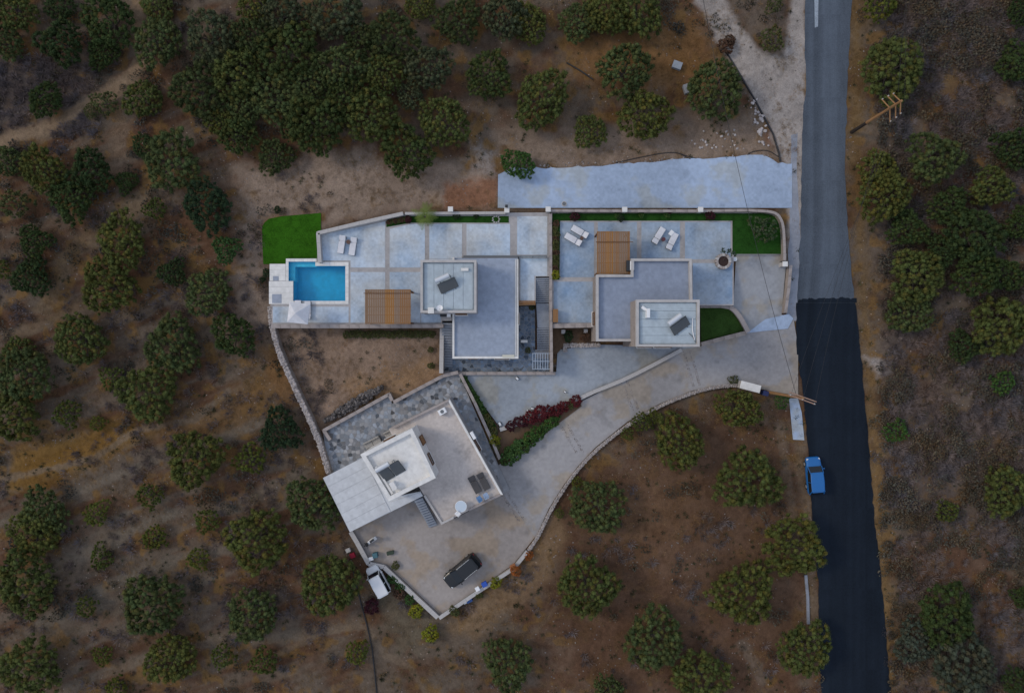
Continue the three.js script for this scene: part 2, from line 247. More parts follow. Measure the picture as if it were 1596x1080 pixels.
// soil, dry grass, tracks: the colours of the bare ground, over the plan
const GW = 1760, GH = 1200, GX0 = -62.5, GZ0 = -42.6, GS = 14.08;   // texels per metre of ground, from the corner (GX0, GZ0)
const softPolys = [ // outline, soft edge, colour, strength
  [[[372, 262], [520, 238], [700, 262], [776, 262], [776, 330], [628, 330], [498, 360], [500, 332], [408, 350], [405, 420], [420, 480], [420, 520], [360, 500], [366, 420], [380, 340]], 26, [0.285, 0.212, 0.160], 0.92],
  [[[430, 510], [690, 510], [690, 590], [610, 620], [500, 672], [440, 560]], 8, [0.275, 0.190, 0.135], 0.95],
  [[[540, 600], [620, 570], [690, 560], [690, 590], [610, 620], [560, 640]], 18, [0.310, 0.179, 0.080], 0.6],
  [[[690, 285], [776, 278], [776, 325], [690, 326]], 10, [0.250, 0.115, 0.062], 0.85],
  [[[880, 60], [1080, 30], [1130, 130], [1060, 140], [900, 130]], 30, [0.220, 0.115, 0.044], 0.8],
  [[[770, 210], [900, 200], [1190, 190], [1220, 255], [1000, 262], [790, 275]], 24, [0.265, 0.195, 0.145], 0.85],
  [[[1190, 200], [1212, 190], [1222, 245], [1190, 215]], 9, [0.160, 0.066, 0.032], 0.7],
  [[[730, 215], [770, 235], [770, 270], [735, 262]], 10, [0.360, 0.322, 0.296], 0.5],
  [[[1085, -60], [1130, -60], [1130, 0], [1152, 40], [1182, 76], [1206, 86], [1222, 90], [1238, -60], [1256, -60], [1256, 500], [1230, 500], [1228, 258], [1212, 240], [1195, 190], [1160, 130], [1128, 78], [1106, 40], [1085, 0]], 6, [0.360, 0.317, 0.284], 0.96],
  [[[1138, -60], [1230, -60], [1226, 20], [1214, 78], [1190, 74], [1158, 36]], 10, [0.150, 0.115, 0.088], 0.85],
  [[[1335, 300], [1322, 200], [1330, -60], [1346, -60], [1340, 250], [1352, 470], [1366, 640], [1382, 800], [1400, 1140], [1386, 1140], [1350, 620]], 14, [0.185, 0.115, 0.050], 0.85],
  [[[1352, 640], [1376, 640], [1396, 1140], [1375, 1140]], 12, [0.235, 0.143, 0.060], 0.5],
  [[[1348, 556], [1372, 556], [1386, 580], [1366, 590]], 7, [0.400, 0.359, 0.336], 0.8],
  [[[1400, 40], [1490, 10], [1530, 120], [1450, 170], [1420, 90]], 30, [0.170, 0.106, 0.044], 0.6],
  [[[1440, 160], [1540, 150], [1540, 230], [1450, 230]], 25, [0.155, 0.078, 0.040], 0.6],
  [[[1370, 330], [1400, 330], [1420, 640], [1560, 640], [1540, 720], [1480, 800], [1400, 800], [1380, 600]], 30, [0.105, 0.081, 0.070], 0.8],
  [[[1440, 820], [1560, 830], [1560, 930], [1460, 930]], 26, [0.135, 0.069, 0.040], 0.6],
  [[[840, 760], [900, 740], [1000, 690], [1100, 640], [1240, 660], [1262, 800], [1270, 1000], [1150, 1090], [900, 1090], [840, 960], [870, 860]], 40, [0.125, 0.069, 0.042], 0.8],
  [[[905, 790], [1080, 740], [1110, 830], [960, 850]], 34, [0.155, 0.087, 0.046], 0.5],
  [[[830, 850], [870, 800], [885, 830], [855, 900], [740, 990], [690, 985], [760, 920]], 12, [0.235, 0.152, 0.084], 0.7],
  [[[590, 930], [640, 930], [690, 985], [640, 1020], [600, 980]], 16, [0.150, 0.124, 0.084], 0.7],
  [[[0, 700], [60, 690], [190, 650], [260, 650], [190, 700], [60, 760], [0, 770]], 14, [0.200, 0.109, 0.028], 0.85],
  [[[190, 650], [330, 640], [370, 600], [430, 560], [450, 600], [380, 660], [260, 700]], 16, [0.175, 0.097, 0.038], 0.7],
  [[[400, 540], [432, 540], [470, 620], [440, 640]], 10, [0.200, 0.106, 0.044], 0.7],
  [[[-60, 110], [60, 90], [100, 130], [80, 190], [-60, 200]], 22, [0.095, 0.075, 0.066], 0.85],
  [[[1236, 690], [1256, 690], [1268, 800], [1276, 1000], [1262, 1000], [1250, 800]], 6, [0.190, 0.138, 0.092], 0.7],
  [[[60, 960], [200, 900], [320, 870], [330, 910], [200, 960], [80, 1000]], 26, [0.135, 0.112, 0.086], 0.7],
  [[[120, 820], [260, 780], [260, 810], [130, 860]], 20, [0.145, 0.120, 0.092], 0.7],
];
const trails = [ // line, half width, colour, strength
  [[[214, -20], [208, 40], [216, 82], [190, 118], [150, 150], [110, 178], [60, 195], [0, 216], [-60, 240]], 12, [0.250, 0.175, 0.112], 0.95],
  [[[30, 226], [60, 212], [110, 185]], 5, [0.220, 0.161, 0.108], 0.6],
  [[[190, 160], [178, 210], [178, 262]], 16, [0.190, 0.133, 0.090], 0.7],
  [[[-60, 760], [60, 735], [140, 715], [210, 670], [300, 655], [352, 610]], 5, [0.185, 0.143, 0.104], 0.7],
  [[[-60, 840], [60, 790], [170, 745], [255, 712], [330, 690], [400, 660]], 7, [0.175, 0.143, 0.108], 0.65],
  [[[0, 520], [40, 510], [120, 470], [150, 430]], 8, [0.190, 0.133, 0.084], 0.7],
  [[[60, 480], [90, 400], [160, 350], [215, 310]], 14, [0.185, 0.129, 0.078], 0.7],
  [[[200, 530], [260, 490], [285, 462]], 5, [0.200, 0.152, 0.112], 0.6],
  [[[-40, 935], [70, 890], [160, 850], [260, 800], [370, 790], [480, 730]], 9, [0.170, 0.140, 0.106], 0.6],
  [[[-40, 1020], [60, 975], [200, 900], [320, 855], [380, 860]], 8, [0.165, 0.138, 0.106], 0.6],
  [[[60, 1090], [190, 1040], [330, 1000], [470, 990], [560, 970]], 8, [0.175, 0.138, 0.100], 0.6],
  [[[430, 1020], [500, 985], [570, 975], [600, 1020], [640, 1040], [670, 1090]], 5, [0.200, 0.147, 0.100], 0.6],
  [[[770, 1030], [830, 990], [870, 940]], 4, [0.170, 0.115, 0.072], 0.5],
  [[[1215, 660], [1225, 720], [1234, 790], [1240, 840]], 7, [0.180, 0.133, 0.094], 0.6],
  [[[1160, 1010], [1175, 1030], [1190, 1060]], 10, [0.180, 0.143, 0.108], 0.6],
];
{
  const d = new Uint8Array(GW * GH * 4), b = new Uint8Array(GW * GH * 4);
  const enc = (v) => 255 * (v <= 0.0031308 ? v * 12.92 : 1.055 * Math.pow(v, 1 / 2.4) - 0.055);
  const boxes = (l, m) => { const us = l.map((p) => p[0]), vs = l.map((p) => p[1]); return [Math.min(...us) - m, Math.min(...vs) - m, Math.max(...us) + m, Math.max(...vs) + m]; };
  const SP = softPolys.map((q) => [...q, boxes(q[0], q[1] * 1.5)]), TR = trails.map((q) => [...q, boxes(q[0], q[1] * 3)]);
  const c = [0, 0, 0], mix = (q, t) => { for (let k = 0; k < 3; k++) c[k] += (q[k] - c[k]) * t; };
  const red = [0.122, 0.066, 0.039], greyS = [0.130, 0.098, 0.072], gold = [0.205, 0.116, 0.040], dk = [0.058, 0.038, 0.026];
  for (let j = 0; j < GH; j++) for (let i = 0; i < GW; i++) {
    const gx = GX0 + i / GS, gz = GZ0 + j / GS, hh = HGT - slope(gz), u = 798 + gx * FOC / hh, v = 540 + gz * FOC / hh, n1 = fbm(u / 75, v / 75, 21, 3), n3 = fbm(u / 6, v / 6, 41, 3), n5 = hash(i, j, 9);
    const al = u * 0.93 - v * 0.37, ac = u * 0.37 + v * 0.93, st = u < 560 ? fbm(al / 60, ac / 13, 33, 3) : fbm(u / 34, v / 26, 34, 3);
    const n2 = fbm(u / 20, v / 20, 61, 3);
    c[0] = red[0]; c[1] = red[1]; c[2] = red[2]; mix(greyS, ss(0.36, 0.6, n1 * 0.45 + st * 0.55)); mix(gold, ss(0.56, 0.74, n2) * 0.75);
    for (const [pl, e, q, s, bb] of SP) if (u > bb[0] && v > bb[1] && u < bb[2] && v < bb[3]) { const t = ss(e, -e, sd(pl, u, v) + (n2 - 0.5) * e * 2.2 + (n3 - 0.5) * e * 1.1); if (t > 0) mix(q, t * s); }
    for (const [ln, w, q, s, bb] of TR) if (u > bb[0] && v > bb[1] && u < bb[2] && v < bb[3]) { const t = ss(w * 1.5, w * 0.5, polyDist(ln, u, v, false) + (n3 - 0.5) * w * 1.4 + (n2 - 0.5) * w); if (t > 0) mix(q, t * s); }
    mix(dk, ss(0.58, 0.8, n3 * 0.6 + n2 * 0.4) * (c[2] > 0.2 ? 0.15 : 0.6)); // leaf litter and small dry weeds
    const k = 0.9 + 0.55 * (n3 - 0.5) + 0.34 * (n5 - 0.5) + 0.45 * (st - 0.5), o = (j * GW + i) * 4;
    for (let m = 0; m < 3; m++) d[o + m] = clamp(enc(clamp(c[m] * k)), 0, 255); d[o + 3] = 255;
    b[o] = b[o + 1] = b[o + 2] = 255 * clamp(n3 * 0.7 + n5 * 0.3); b[o + 3] = 255;
  }
  const tx = (a) => { const t = new THREE.DataTexture(a, GW, GH); t.wrapS = t.wrapT = THREE.MirroredRepeatWrapping; t.magFilter = THREE.LinearFilter; t.minFilter = THREE.LinearMipmapLinearFilter; t.generateMipmaps = true; t.needsUpdate = true; return t; };
  const ct = tx(d); ct.colorSpace = THREE.SRGBColorSpace;
  M.ground = new THREE.MeshPhysicalMaterial({ specularIntensity: 0.1, map: ct, bumpMap: tx(b), bumpScale: 0.07, roughness: 1, side: THREE.DoubleSide });
  const axis = (h) => { const a = []; for (let t = -h; t <= h + 1e-6; t += 0.4) a.push(t); let s = 0.6; const o = []; for (let t = h + 0.6; t < 700; t += s) { o.push(t); s *= 1.25; } return [...o.map((t) => -t).reverse(), ...a, ...o]; };
  const xs = axis(66), zs = axis(46), pos = [], uv = [], idx = [];
  for (const z of zs) for (const x of xs) { const y = terrain(x, z); pos.push(x, y, z); uv.push((x - GX0) * GS / GW, (z - GZ0) * GS / GH); }
  for (let j = 0; j < zs.length - 1; j++) for (let i = 0; i < xs.length - 1; i++) { const a = j * xs.length + i, e = a + xs.length; idx.push(a, e, a + 1, a + 1, e, e + 1); }
  const g = new THREE.BufferGeometry(); g.setAttribute('position', new THREE.Float32BufferAttribute(pos, 3)); g.setAttribute('uv', new THREE.Float32BufferAttribute(uv, 2)); g.setIndex(idx); g.computeVertexNormals();
  struct('ground', g, M.ground, 'brown dry hillside soil with pale tracks between the trees');
}

// ---------------------------------------------------------------- road
function roadSheet(v0, v1, dl, dr, lift_, step = 10) {
  const pos = [], uv = []; let pr = null;
  for (let v = v0; v <= v1 + 0.01; v += step) {
    const [a, b] = roadAt(v), z0 = Z(v, 0), y = slope(z0) + lift_, w = fbm(v / 9, 3, 71, 3) - 0.5, w2 = fbm(v / 9, 8, 72, 3) - 0.5;
    const z = Z(v, y), l = [X(a + dl + w * 4, y), y, z], r = [X(b + dr + w2 * 4, y), y, z];
    if (pr) for (const q of [pr[0], l, r, pr[0], r, pr[1]]) { pos.push(...q); uv.push(q[0], q[2]); }
    pr = [l, r];
  }
  return soup(pos, uv);
}
struct('road', roadSheet(-900, 2200, 0, 0, 0.03), M.oldTar, 'old grey asphalt road on the right');
struct('asphalt_overlay', [roadSheet(472, 2200, -1.5, 1.5, 0.07, 6), drape([[1333.5, 471.9], ...Array.from({ length: 46 }, (_, k) => [1333 - k * 2, 465.5 + (fbm(k * 0.45, 2, 19, 3) - 0.5) * 7 + (k > 42 ? 2 : 0)]), [1241.5, 471.9]], (x, z) => slope(z) + 0.07, 1.2, 0.5)], M.newTar, 'fresh black asphalt laid on the lower half of the road');
struct('road_shoulder', roadSheet(60, 500, -17, -75, 0.012), M.shoulder, 'pale dusty concrete shoulder along the left road edge');
struct('edge_line', [drape([[1262, -80], [1271, -80], [1269, 48], [1264, 50]], (x, z) => slope(z) + 0.038)], M.paint, 'worn white edge line at the top of the road');
struct('concrete_apron', drape([[1236, 622], [1250, 622], [1256, 645], [1260, 688], [1242, 687]], (x, z) => slope(z) + 0.05), M.pad, 'pale concrete apron beside the road below the driveway mouth');
struct('kerb', ribbon(poly(dense([[1256, 896], [1259, 930], [1260, 972]], 10)), 0.3, 0.14, -0.2), M.shoulder, 'pale concrete kerb left of the black asphalt');
struct('parking_pad', drape(dense(PLOTS.pad, 8).map(([u, v], i) => (v < 300 && u < 1226 ? [u + (fbm(i * 0.7, 1, 5, 2) - 0.5) * 4, v + (fbm(i * 0.8, 9, 6, 2) - 0.5) * 4] : [u, v])), (x, z) => slope(z) + 0.05), M.pad, 'pale blue-grey concrete parking strip above the terraces');
struct('driveway', drape(PLOTS.drive, driveY), M.drive, 'curved grey concrete driveway from the road');
struct('courtyard', drape(PLOTS.court, (x, z) => driveY(x, z) + 0.02), M.court, 'grey-blue concrete court between the houses');
struct('yard', drape(PLOTS.yard, () => 0.06), M.yard, 'grey concrete yard of the lower house');
struct('forecourt', drape(PLOTS.fore, (x, z) => slope(z) + 0.09), M.fore, 'grey concrete forecourt beside the round planter');
struct('entrance_ramp', drape([[1168, 519], [1196, 497], [1232, 489], [1240, 496], [1232, 512], [1192, 516]], (x, z) => slope(z) + 0.115), M.pad, 'pale concrete ramp between forecourt and driveway');
// ---------------------------------------------------------------- terraces and paving
const holeRect = (l, y) => poly(l, y);
const POOL = [[449, 407.5], [491, 407.5], [491, 414.5], [538, 414.5], [538, 469], [457, 469], [457, 438], [449, 438]];
function panels(parent, m, list) { for (const q of list) { const pts = poly(q.length === 4 && typeof q[0] === 'number' ? rect(...q) : q, TOP); mesh('paving_panel', prism(pts, TOP - 0.02, TOP + 0.012), m, parent); } }
{
  const a = struct('terrace', prism(poly(PLOTS.terraceA, TOP), -0.8, TOP, [holeRect(POOL, TOP)]), M.plasterPink, 'terrace of blue-grey stamped concrete panels around the pool');
  panels(a, M.panel, [[[501, 366], [600, 345], [600, 417], [546, 417], [546, 406], [502, 406]], [[607, 357], [640, 349], [662, 349], [662, 417], [607, 417]], [669, 349, 720, 403], [669, 403.5, 720, 417], [727, 349, 795, 398], [546, 424, 600, 503], [607, 424, 655, 503], [425, 478, 543, 503], [656, 489, 687, 503], [[806, 337], [853, 337], [853, 397], [806, 397]], [[811, 403], [853, 403], [853, 430], [833, 430], [833, 470], [811, 470]]]);
  const b = struct('terrace', prism(poly(PLOTS.terraceB, TOP), -0.8, TOP), M.plasterPink, 'terrace of blue stamped concrete panels around the right villa');
  panels(b, M.panelB, [[873, 346, 926, 432], [863, 439, 928, 503], [932, 346, 993, 426], [1000, 346, 1060, 402], [1068, 346, 1139, 404], [1080, 410, 1142, 474], [1000, 402.5, 1060, 403.5]]);
}
// crazy paving: irregular flagstones with recessed joints
function clipHalf(p, px, pz, nx, nz) { const o = []; for (let i = 0; i < p.length; i++) { const a = p[i], b = p[(i + 1) % p.length], da = (a[0] - px) * nx + (a[1] - pz) * nz, db = (b[0] - px) * nx + (b[1] - pz) * nz; if (da <= 0) o.push(a); if (da * db < 0) { const t = da / (da - db); o.push([lerp(a[0], b[0], t), lerp(a[1], b[1], t)]); } } return o; }
function flagstones(regions, y, size, seed) {
  const rnd = rng(seed), pos = [], uv = [], col = [];
  for (let reg of regions) {
    if (area(reg) < 0) reg = [...reg].reverse();
    const xs = reg.map((p) => p[0]), zs = reg.map((p) => p[1]), x0 = Math.min(...xs), x1 = Math.max(...xs), z0 = Math.min(...zs), z1 = Math.max(...zs), seeds = [];
    for (let z = z0 - size; z < z1 + size; z += size) for (let x = x0 - size; x < x1 + size; x += size) seeds.push([x + (rnd() - 0.5) * size * 0.85, z + (rnd() - 0.5) * size * 0.85]);
    for (const s of seeds) {
      let c = [[s[0] - size, s[1] - size], [s[0] + size, s[1] - size], [s[0] + size, s[1] + size], [s[0] - size, s[1] + size]];
      for (const t of seeds) { const dx = t[0] - s[0], dz = t[1] - s[1], d = Math.hypot(dx, dz); if (d > 0 && d < size * 2.4) c = clipHalf(c, s[0] + dx / 2 - dx / d * 0.022, s[1] + dz / 2 - dz / d * 0.022, dx / d, dz / d); }
      for (let i = 0; i < reg.length && c.length > 2; i++) { const a = reg[i], b = reg[(i + 1) % reg.length], l = Math.hypot(b[0] - a[0], b[1] - a[1]); c = clipHalf(c, a[0], a[1], (b[1] - a[1]) / l, -(b[0] - a[0]) / l); }
      if (c.length < 3 || Math.abs(area(c)) < 0.02) continue;
      const g = prism(c, y - 0.03, y + 0.015 + rnd() * 0.012, [], true), k = 0.6 + rnd() * 0.62 - (rnd() < 0.2 ? 0.36 : 0), w = (rnd() - 0.5) * 0.16;
      pos.push(...g.attributes.position.array); uv.push(...g.attributes.uv.array); for (let i = 0; i < g.attributes.position.count; i++) col.push(k * (1 + w), k, k * (1 - w));
    }
  }
  return soup(pos, uv, col);
}
{ // patio of the lower house and the walk along its right side
  const y = 0.32, base = struct('patio', prism(poly([[503, 673], [606, 617], [611, 629], [690, 587], [715, 582], [778, 728], [795, 764], [700, 800], [560, 760], [512, 738]], y), -0.5, y), M.mortar, 'grey crazy-paved patio of the lower house');
  const f = mesh('flagstones', flagstones([poly([[504, 674], [606, 619], [640, 690], [512, 742]], y), poly([[608, 632], [690, 589], [714, 584], [727, 612], [650, 690], [640, 690]], y), poly([[727, 612], [776, 729], [780, 772], [700, 622]], y)], y, 0.43, 5), M.flag, base); f.userData.kind = 'stuff';
  const lo = struct('lower_court', prism(poly([[690, 558], [808, 474], [834, 474], [834, 545], [858, 545], [858, 580], [691, 580]], 0), -0.5, 0), M.mortar, 'blue-grey crazy-paved passage below the left villa');
  const f2 = mesh('flagstones', flagstones([poly([[690, 559], [858, 559], [858, 579], [691, 579]], 0), poly([[809, 476], [834, 476], [834, 559], [809, 559]], 0)], 0, 0.4, 6), M.flagBlue, lo); f2.userData.kind = 'stuff';
}
function flight(name, label, a, b, width, y0, y1, n, m) { // steps from a to b (plan), rising from y0 to y1
  const s = thing(name, label, 'stairs'), A = P(...a, y0), B = P(...b, y1), d = new THREE.Vector3(B.x - A.x, 0, B.z - A.z), len = d.length() / n, turn = Math.atan2(d.x, d.z); d.normalize();
  for (let k = 0; k < n; k++) { const top = lerp(y0, y1, (k + 1) / n), h = 0.5; mesh('step', bx(width, 0.06, len * 0.7, A.x + d.x * len * (k + 0.5), top - 0.07, A.z + d.z * len * (k + 0.5), turn, 0, 0, 0.012), m, s); mesh('riser', bx(width - 0.04, h, len + 0.02, A.x + d.x * len * (k + 0.5), top - h - 0.2, A.z + d.z * len * (k + 0.5), turn), m, s); }
  return s;
}
flight('garden_stairs', 'upper flight of grey steps between the two villas', [846, 472], [846, 433], 1.5, 1.0, TOP, 12, M.stepM);
flight('garden_stairs', 'lower flight of pale grey steps between the two villas', [847, 546], [847, 511], 1.4, 0.02, 1.0, 10, M.stepM);
struct('landing', [prism(poly([[836, 473], [858, 473], [858, 511], [838, 511]], 1), -0.3, 1.0)], M.stepM, 'paved landing between the two flights of steps');
flight('side_stairs', 'dark narrow steps along the left wall of the left villa', [697, 572], [697, 503], 1.15, 0.02, TOP - 0.05, 17, M.stepM);
flight('yard_stairs', 'dark steps up to the roof terrace of the lower house', [675, 820], [652, 778], 0.95, 0.06, 2.9, 12, M.stepM);

// ---------------------------------------------------------------- pool
{
  const p = thing('swimming_pool', 'turquoise swimming pool with white coping on the left terrace', 'pool');
  const tile = mat([0.004, 0.42, 0.68], { map: T.fine, rough: 0.4 }), tileLight = mat([0.07, 0.60, 0.80], { map: T.fine, rough: 0.4 });
  const wl = TOP - 0.12, wp = offset(poly(POOL, TOP), 0.012), bottom = TOP - 1.6;
  const deep = poly(rect(457.2, 415, 538, 469), TOP);
  mesh('basin', [prism(offset(wp, 0.1), bottom - 0.2, bottom), prism(offset(wp, 0.1), bottom, TOP - 0.03, [offset(wp, -0.02)])], tile, p);
  mesh('ledge', [prism(poly([[449, 407.5], [491, 407.5], [491, 415], [457.2, 415], [457.2, 438], [449, 438]], TOP), bottom, TOP - 0.55)], tileLight, p);
  const rip = grain(44, (x, y) => tf(x, y, 88, 6, 3), 256, 3);
  mesh('water', drape(POOL, () => wl, 3, TOP), new THREE.MeshPhysicalMaterial({ color: lin(0.8, 0.97, 1), transmission: 1, thickness: 0, ior: 1.33, specularIntensity: 0.5, roughness: 0.02, bumpMap: rip, bumpScale: 0.01, side: THREE.DoubleSide }), p);
  const y = TOP + 0.05; // coping stones
  const cop = (u0, v0, u1, v1, n) => { for (let k = 0; k < n; k++) { const h = (u1 - u0) > (v1 - v0), t0 = k / n, t1 = (k + 1) / n, g = 0.12; const q = h ? rect(lerp(u0, u1, t0) + g, v0, lerp(u0, u1, t1) - g, v1) : rect(u0, lerp(v0, v1, t0) + g, u1, lerp(v0, v1, t1) - g); mesh('coping_stone', prism(poly(q, y), TOP - 0.01, y), M.white, p); } };
  cop(445, 403, 493, 407.7, 7); cop(445, 407.8, 449.2, 438, 4); cop(491, 408.5, 543, 414.4, 7); cop(537.9, 414.5, 543, 469, 8); cop(484, 469, 543, 474, 8); cop(446, 469, 484, 474, 3);
}
{
  const d = thing('pool_deck', 'white deck boards at the left end of the pool', 'deck');
  const boards = (u0, v0, u1, v1, n) => { for (let k = 0; k < n; k++) mesh('board', prism(poly(rect(u0, lerp(v0, v1, k / n) + 0.1, u1, lerp(v0, v1, (k + 1) / n) - 0.1), TOP), TOP - 0.3, TOP + 0.06), M.white, d); };
  boards(420, 411.5, 444.8, 437.8, 3); boards(419, 438.2, 456.5, 474, 4);
  const pale = mat([0.38, 0.42, 0.5], { map: T.fine });
  mesh('hatch_cover', prism(poly(rect(425.5, 430.5, 434, 437.5), TOP), TOP, TOP + 0.085), pale, d); mesh('hatch_cover', prism(poly(rect(424, 458.5, 438.5, 472.5), TOP), TOP, TOP + 0.085), pale, d);
}
// ---------------------------------------------------------------- lawns
struct('lawn', drape([[408, 411], [408, 354], [412, 347], [419, 341], [440, 337], [500, 332], [500, 361], [494, 362], [493, 403], [446, 403], [446, 411]], (x, z) => slope(z) + 0.06, 1.2, 2), M.turf, 'bright green artificial lawn left of the pool terrace');
struct('lawn', prism(poly([[602, 344], [631, 337], [793, 337], [793, 347], [641, 347], [602, 354]], TOP), TOP - 0.05, TOP + 0.03), M.turf2, 'narrow green lawn strip along the left terrace wall');
struct('lawn', prism(poly([[861, 332.5], [1206, 332.5], [1217, 338], [1219, 347], [1219, 396], [1142, 396], [1142, 344], [873, 344], [872, 436], [861, 436]], TOP), TOP - 0.05, TOP + 0.03), M.turf2, 'lawn strip and corner lawn of the right villa');
struct('lawn', prism(poly([[1092, 479], [1138, 481], [1156, 500], [1162, 515], [1094, 532]], 0.8), 0.2, 0.75), mat([0.036, 0.075, 0.016], { spec: 0.1, map: T.turf, bump: T.turf, bs: 0.03 }), 'small half-round lawn beside the right villa');
struct('planting_bed', prism(poly([[860, 510], [934, 510], [934, 537], [880, 537], [868, 552], [860, 552]], 0.5), -0.2, 0.45), M.soil, 'brown soil bed below the right terrace');
struct('planting_bed', drape([[778, 671], [830, 653], [905, 628], [908, 634], [880, 655], [786, 728], [772, 690]], () => 0.16), M.soil, 'planted soil strip beside the driveway');
struct('planting_bed', prism(poly([[718, 586], [727, 588], [774, 666], [764, 670]], 0.3), -0.1, 0.3), M.turf2, 'dark green planted strip beside the lower house');

// ---------------------------------------------------------------- walls
const stoneGeo = [1, 2, 3].map((s) => { const g = new THREE.IcosahedronGeometry(0.5, 0); const p = g.attributes.position, rnd = rng(s * 91), m = new Map(); for (let i = 0; i < p.count; i++) { const k = [p.getX(i), p.getY(i), p.getZ(i)].map((v) => v.toFixed(3)).join(); if (!m.has(k)) m.set(k, 0.75 + rnd() * 0.5); const f = m.get(k); p.setXYZ(i, p.getX(i) * f, p.getY(i) * f * 0.7, p.getZ(i) * f); } g.computeVertexNormals(); g.deleteAttribute('uv'); g.setAttribute('uv', new THREE.Float32BufferAttribute(new Float32Array(p.count * 2).map((_, i) => (i % 2 ? p.getZ(i >> 1) : p.getX(i >> 1))), 2)); return g; });
function stones(list) { // [x, y, z, size, tone]
  const pos = [], uv = [], col = [], v = new THREE.Vector3(), e = new THREE.Euler();
  list.forEach(([x, y, z, s, t]) => { const g = stoneGeo[Math.floor(R() * 3)], p = g.attributes.position, q = g.attributes.uv; e.set(rr(-0.5, 0.5), rr(0, 6.28), rr(-0.5, 0.5)); const sx = s * rr(0.8, 1.3); for (let i = 0; i < p.count; i++) { v.set(p.getX(i) * sx, p.getY(i) * s, p.getZ(i) * s).applyEuler(e); pos.push(v.x + x, v.y + y, v.z + z); uv.push(q.getX(i) + x, q.getY(i) + z); col.push(t * 1.02, t, t * 0.97); } });
  return soup(pos, uv, col);
}
function wall(name, label, list, w, h, m, o = {}) { // list in plan units at level o.at; h above that level
  const at = o.at ?? 0, pts = poly(dense(list, 16), at + h), o2 = thing(name, label, 'wall');
  const top = o.follow ? (x, z) => Math.max(slope(z), -0.1) + h : at + h, bot = o.follow ? (x, z) => slope(z) - 0.8 : (o.bot ?? at - 1.2);
  mesh('wall_body', ribbon(pts, w, typeof top === 'function' ? (x, z, i) => top(x, z) - 0.06 : top - 0.06, bot), o.body || M.stoneWall, o2);
  if (o.rubble) {
    const L = []; for (let i = 0; i < pts.length - 1; i++) { const [a, b] = [pts[i], pts[i + 1]], l = Math.hypot(b[0] - a[0], b[1] - a[1]), n = Math.ceil(l / 0.2); for (let k = 0; k < n; k++) for (const s of [-1, 0, 1]) { const t = (k + R()) / n, x = lerp(a[0], b[0], t) - (b[1] - a[1]) / l * s * w * 0.36, z = lerp(a[1], b[1], t) + (b[0] - a[0]) / l * s * w * 0.36; L.push([x, (typeof top === 'function' ? top(x, z) : top) - 0.05 + rr(-0.04, 0.03), z, rr(0.5, 0.95) * w * 0.85, rr(0.75, 1.15)]); } }
    mesh('capping_stones', stones(L), M.rubble, o2).userData.kind = 'stuff';
  } else { // coping slabs about 0.9 m long
    const c = []; for (let i = 0; i < pts.length - 1; i++) c.push(ribbon([pts[i], [lerp(pts[i][0], pts[i + 1][0], 0.985), lerp(pts[i][1], pts[i + 1][1], 0.985)]], w + 0.04, typeof top === 'function' ? (x, z) => top(x, z) : top, typeof top === 'function' ? (x, z) => top(x, z) - 0.07 : top - 0.07));
    for (const g of c) mesh('coping', g, m, o2);
  }
  return o2;
}
wall('terrace_wall', 'pale rendered wall on the slanting upper left edge of the pool terrace', [[498, 409], [495, 363], [560, 347.5], [628, 332.5]], 0.34, 0.75, M.paleWall, { at: TOP, body: M.paleWall, bot: 0.6 });
wall('terrace_wall', 'low pale wall behind the narrow lawn strip with the palm', [[631, 332.5], [788, 331.5]], 0.24, 0.6, M.paleWall, { at: TOP, body: M.paleWall });
wall('boundary_wall', 'long stone wall between parking strip and right villa, curving to the road', smooth([[857, 328], [974, 328.5], [1092, 328.5], [1195, 329], [1212, 334], [1220, 347], [1223, 375], [1223.5, 406]], 3), 0.24, 0.7, M.capPink, { at: TOP, bot: 1 });
wall('boundary_wall', 'short stone wall along the roadside by the forecourt', [[1224.5, 416], [1224, 450], [1222, 488]], 0.28, 0.9, M.capPink, { follow: true });
wall('retaining_wall', 'long stone wall along the lower edge of the pool terrace', [[422, 508.5], [560, 508.5], [691, 508]], 0.36, 0.45, M.capPink, { at: TOP, bot: -0.6 });
wall('retaining_wall', 'pale stone wall between the bare garden and the dark narrow steps', [[688.5, 512], [688, 545], [687.5, 582]], 0.4, 1.3, M.paleWall, { at: 0.2, bot: -0.6 });
wall('passage_wall', 'stone wall right of the garden steps between the villas', [[858, 333], [858.5, 400], [858.5, 470], [860, 580]], 0.26, 0.5, M.capPink, { at: TOP, bot: -0.4 });
wall('passage_wall', 'low stone wall between crazy-paved passage and court', [[692, 582.5], [760, 582], [866, 582]], 0.3, 0.5, M.capPink, { at: 0.05 });
wall('rubble_wall', 'long rubble stone wall down the left side of the bare garden', [[420, 477], [423, 508], [431, 540], [443, 570], [462, 612], [480, 650], [497, 690], [512, 738]], 0.5, 0.85, M.rubble, { at: 0.35, rubble: true, bot: -1.4 });
wall('patio_wall', 'stone wall edging the lower patio above the dark rock pile', [[514, 686], [504, 671], [555, 643], [606, 614.5], [611, 625]], 0.32, 0.6, M.capPink, { at: 0.32 });
wall('patio_wall', 'stone wall edging the lower patio near the bottom of the narrow steps', [[613, 627], [650, 607], [690, 586], [714, 580]], 0.32, 0.6, M.capPink, { at: 0.32 });
wall('patio_wall', 'thin stone wall between paved walk and green planted strip', [[717, 583], [740, 628], [770, 694], [779, 716]], 0.28, 0.6, M.capPink, { at: 0.32 });
wall('bed_wall', 'pinkish retaining wall between right terrace and brown bed', [[862, 508], [932, 507]], 0.42, 0.3, M.capPink, { at: TOP, bot: 0 });
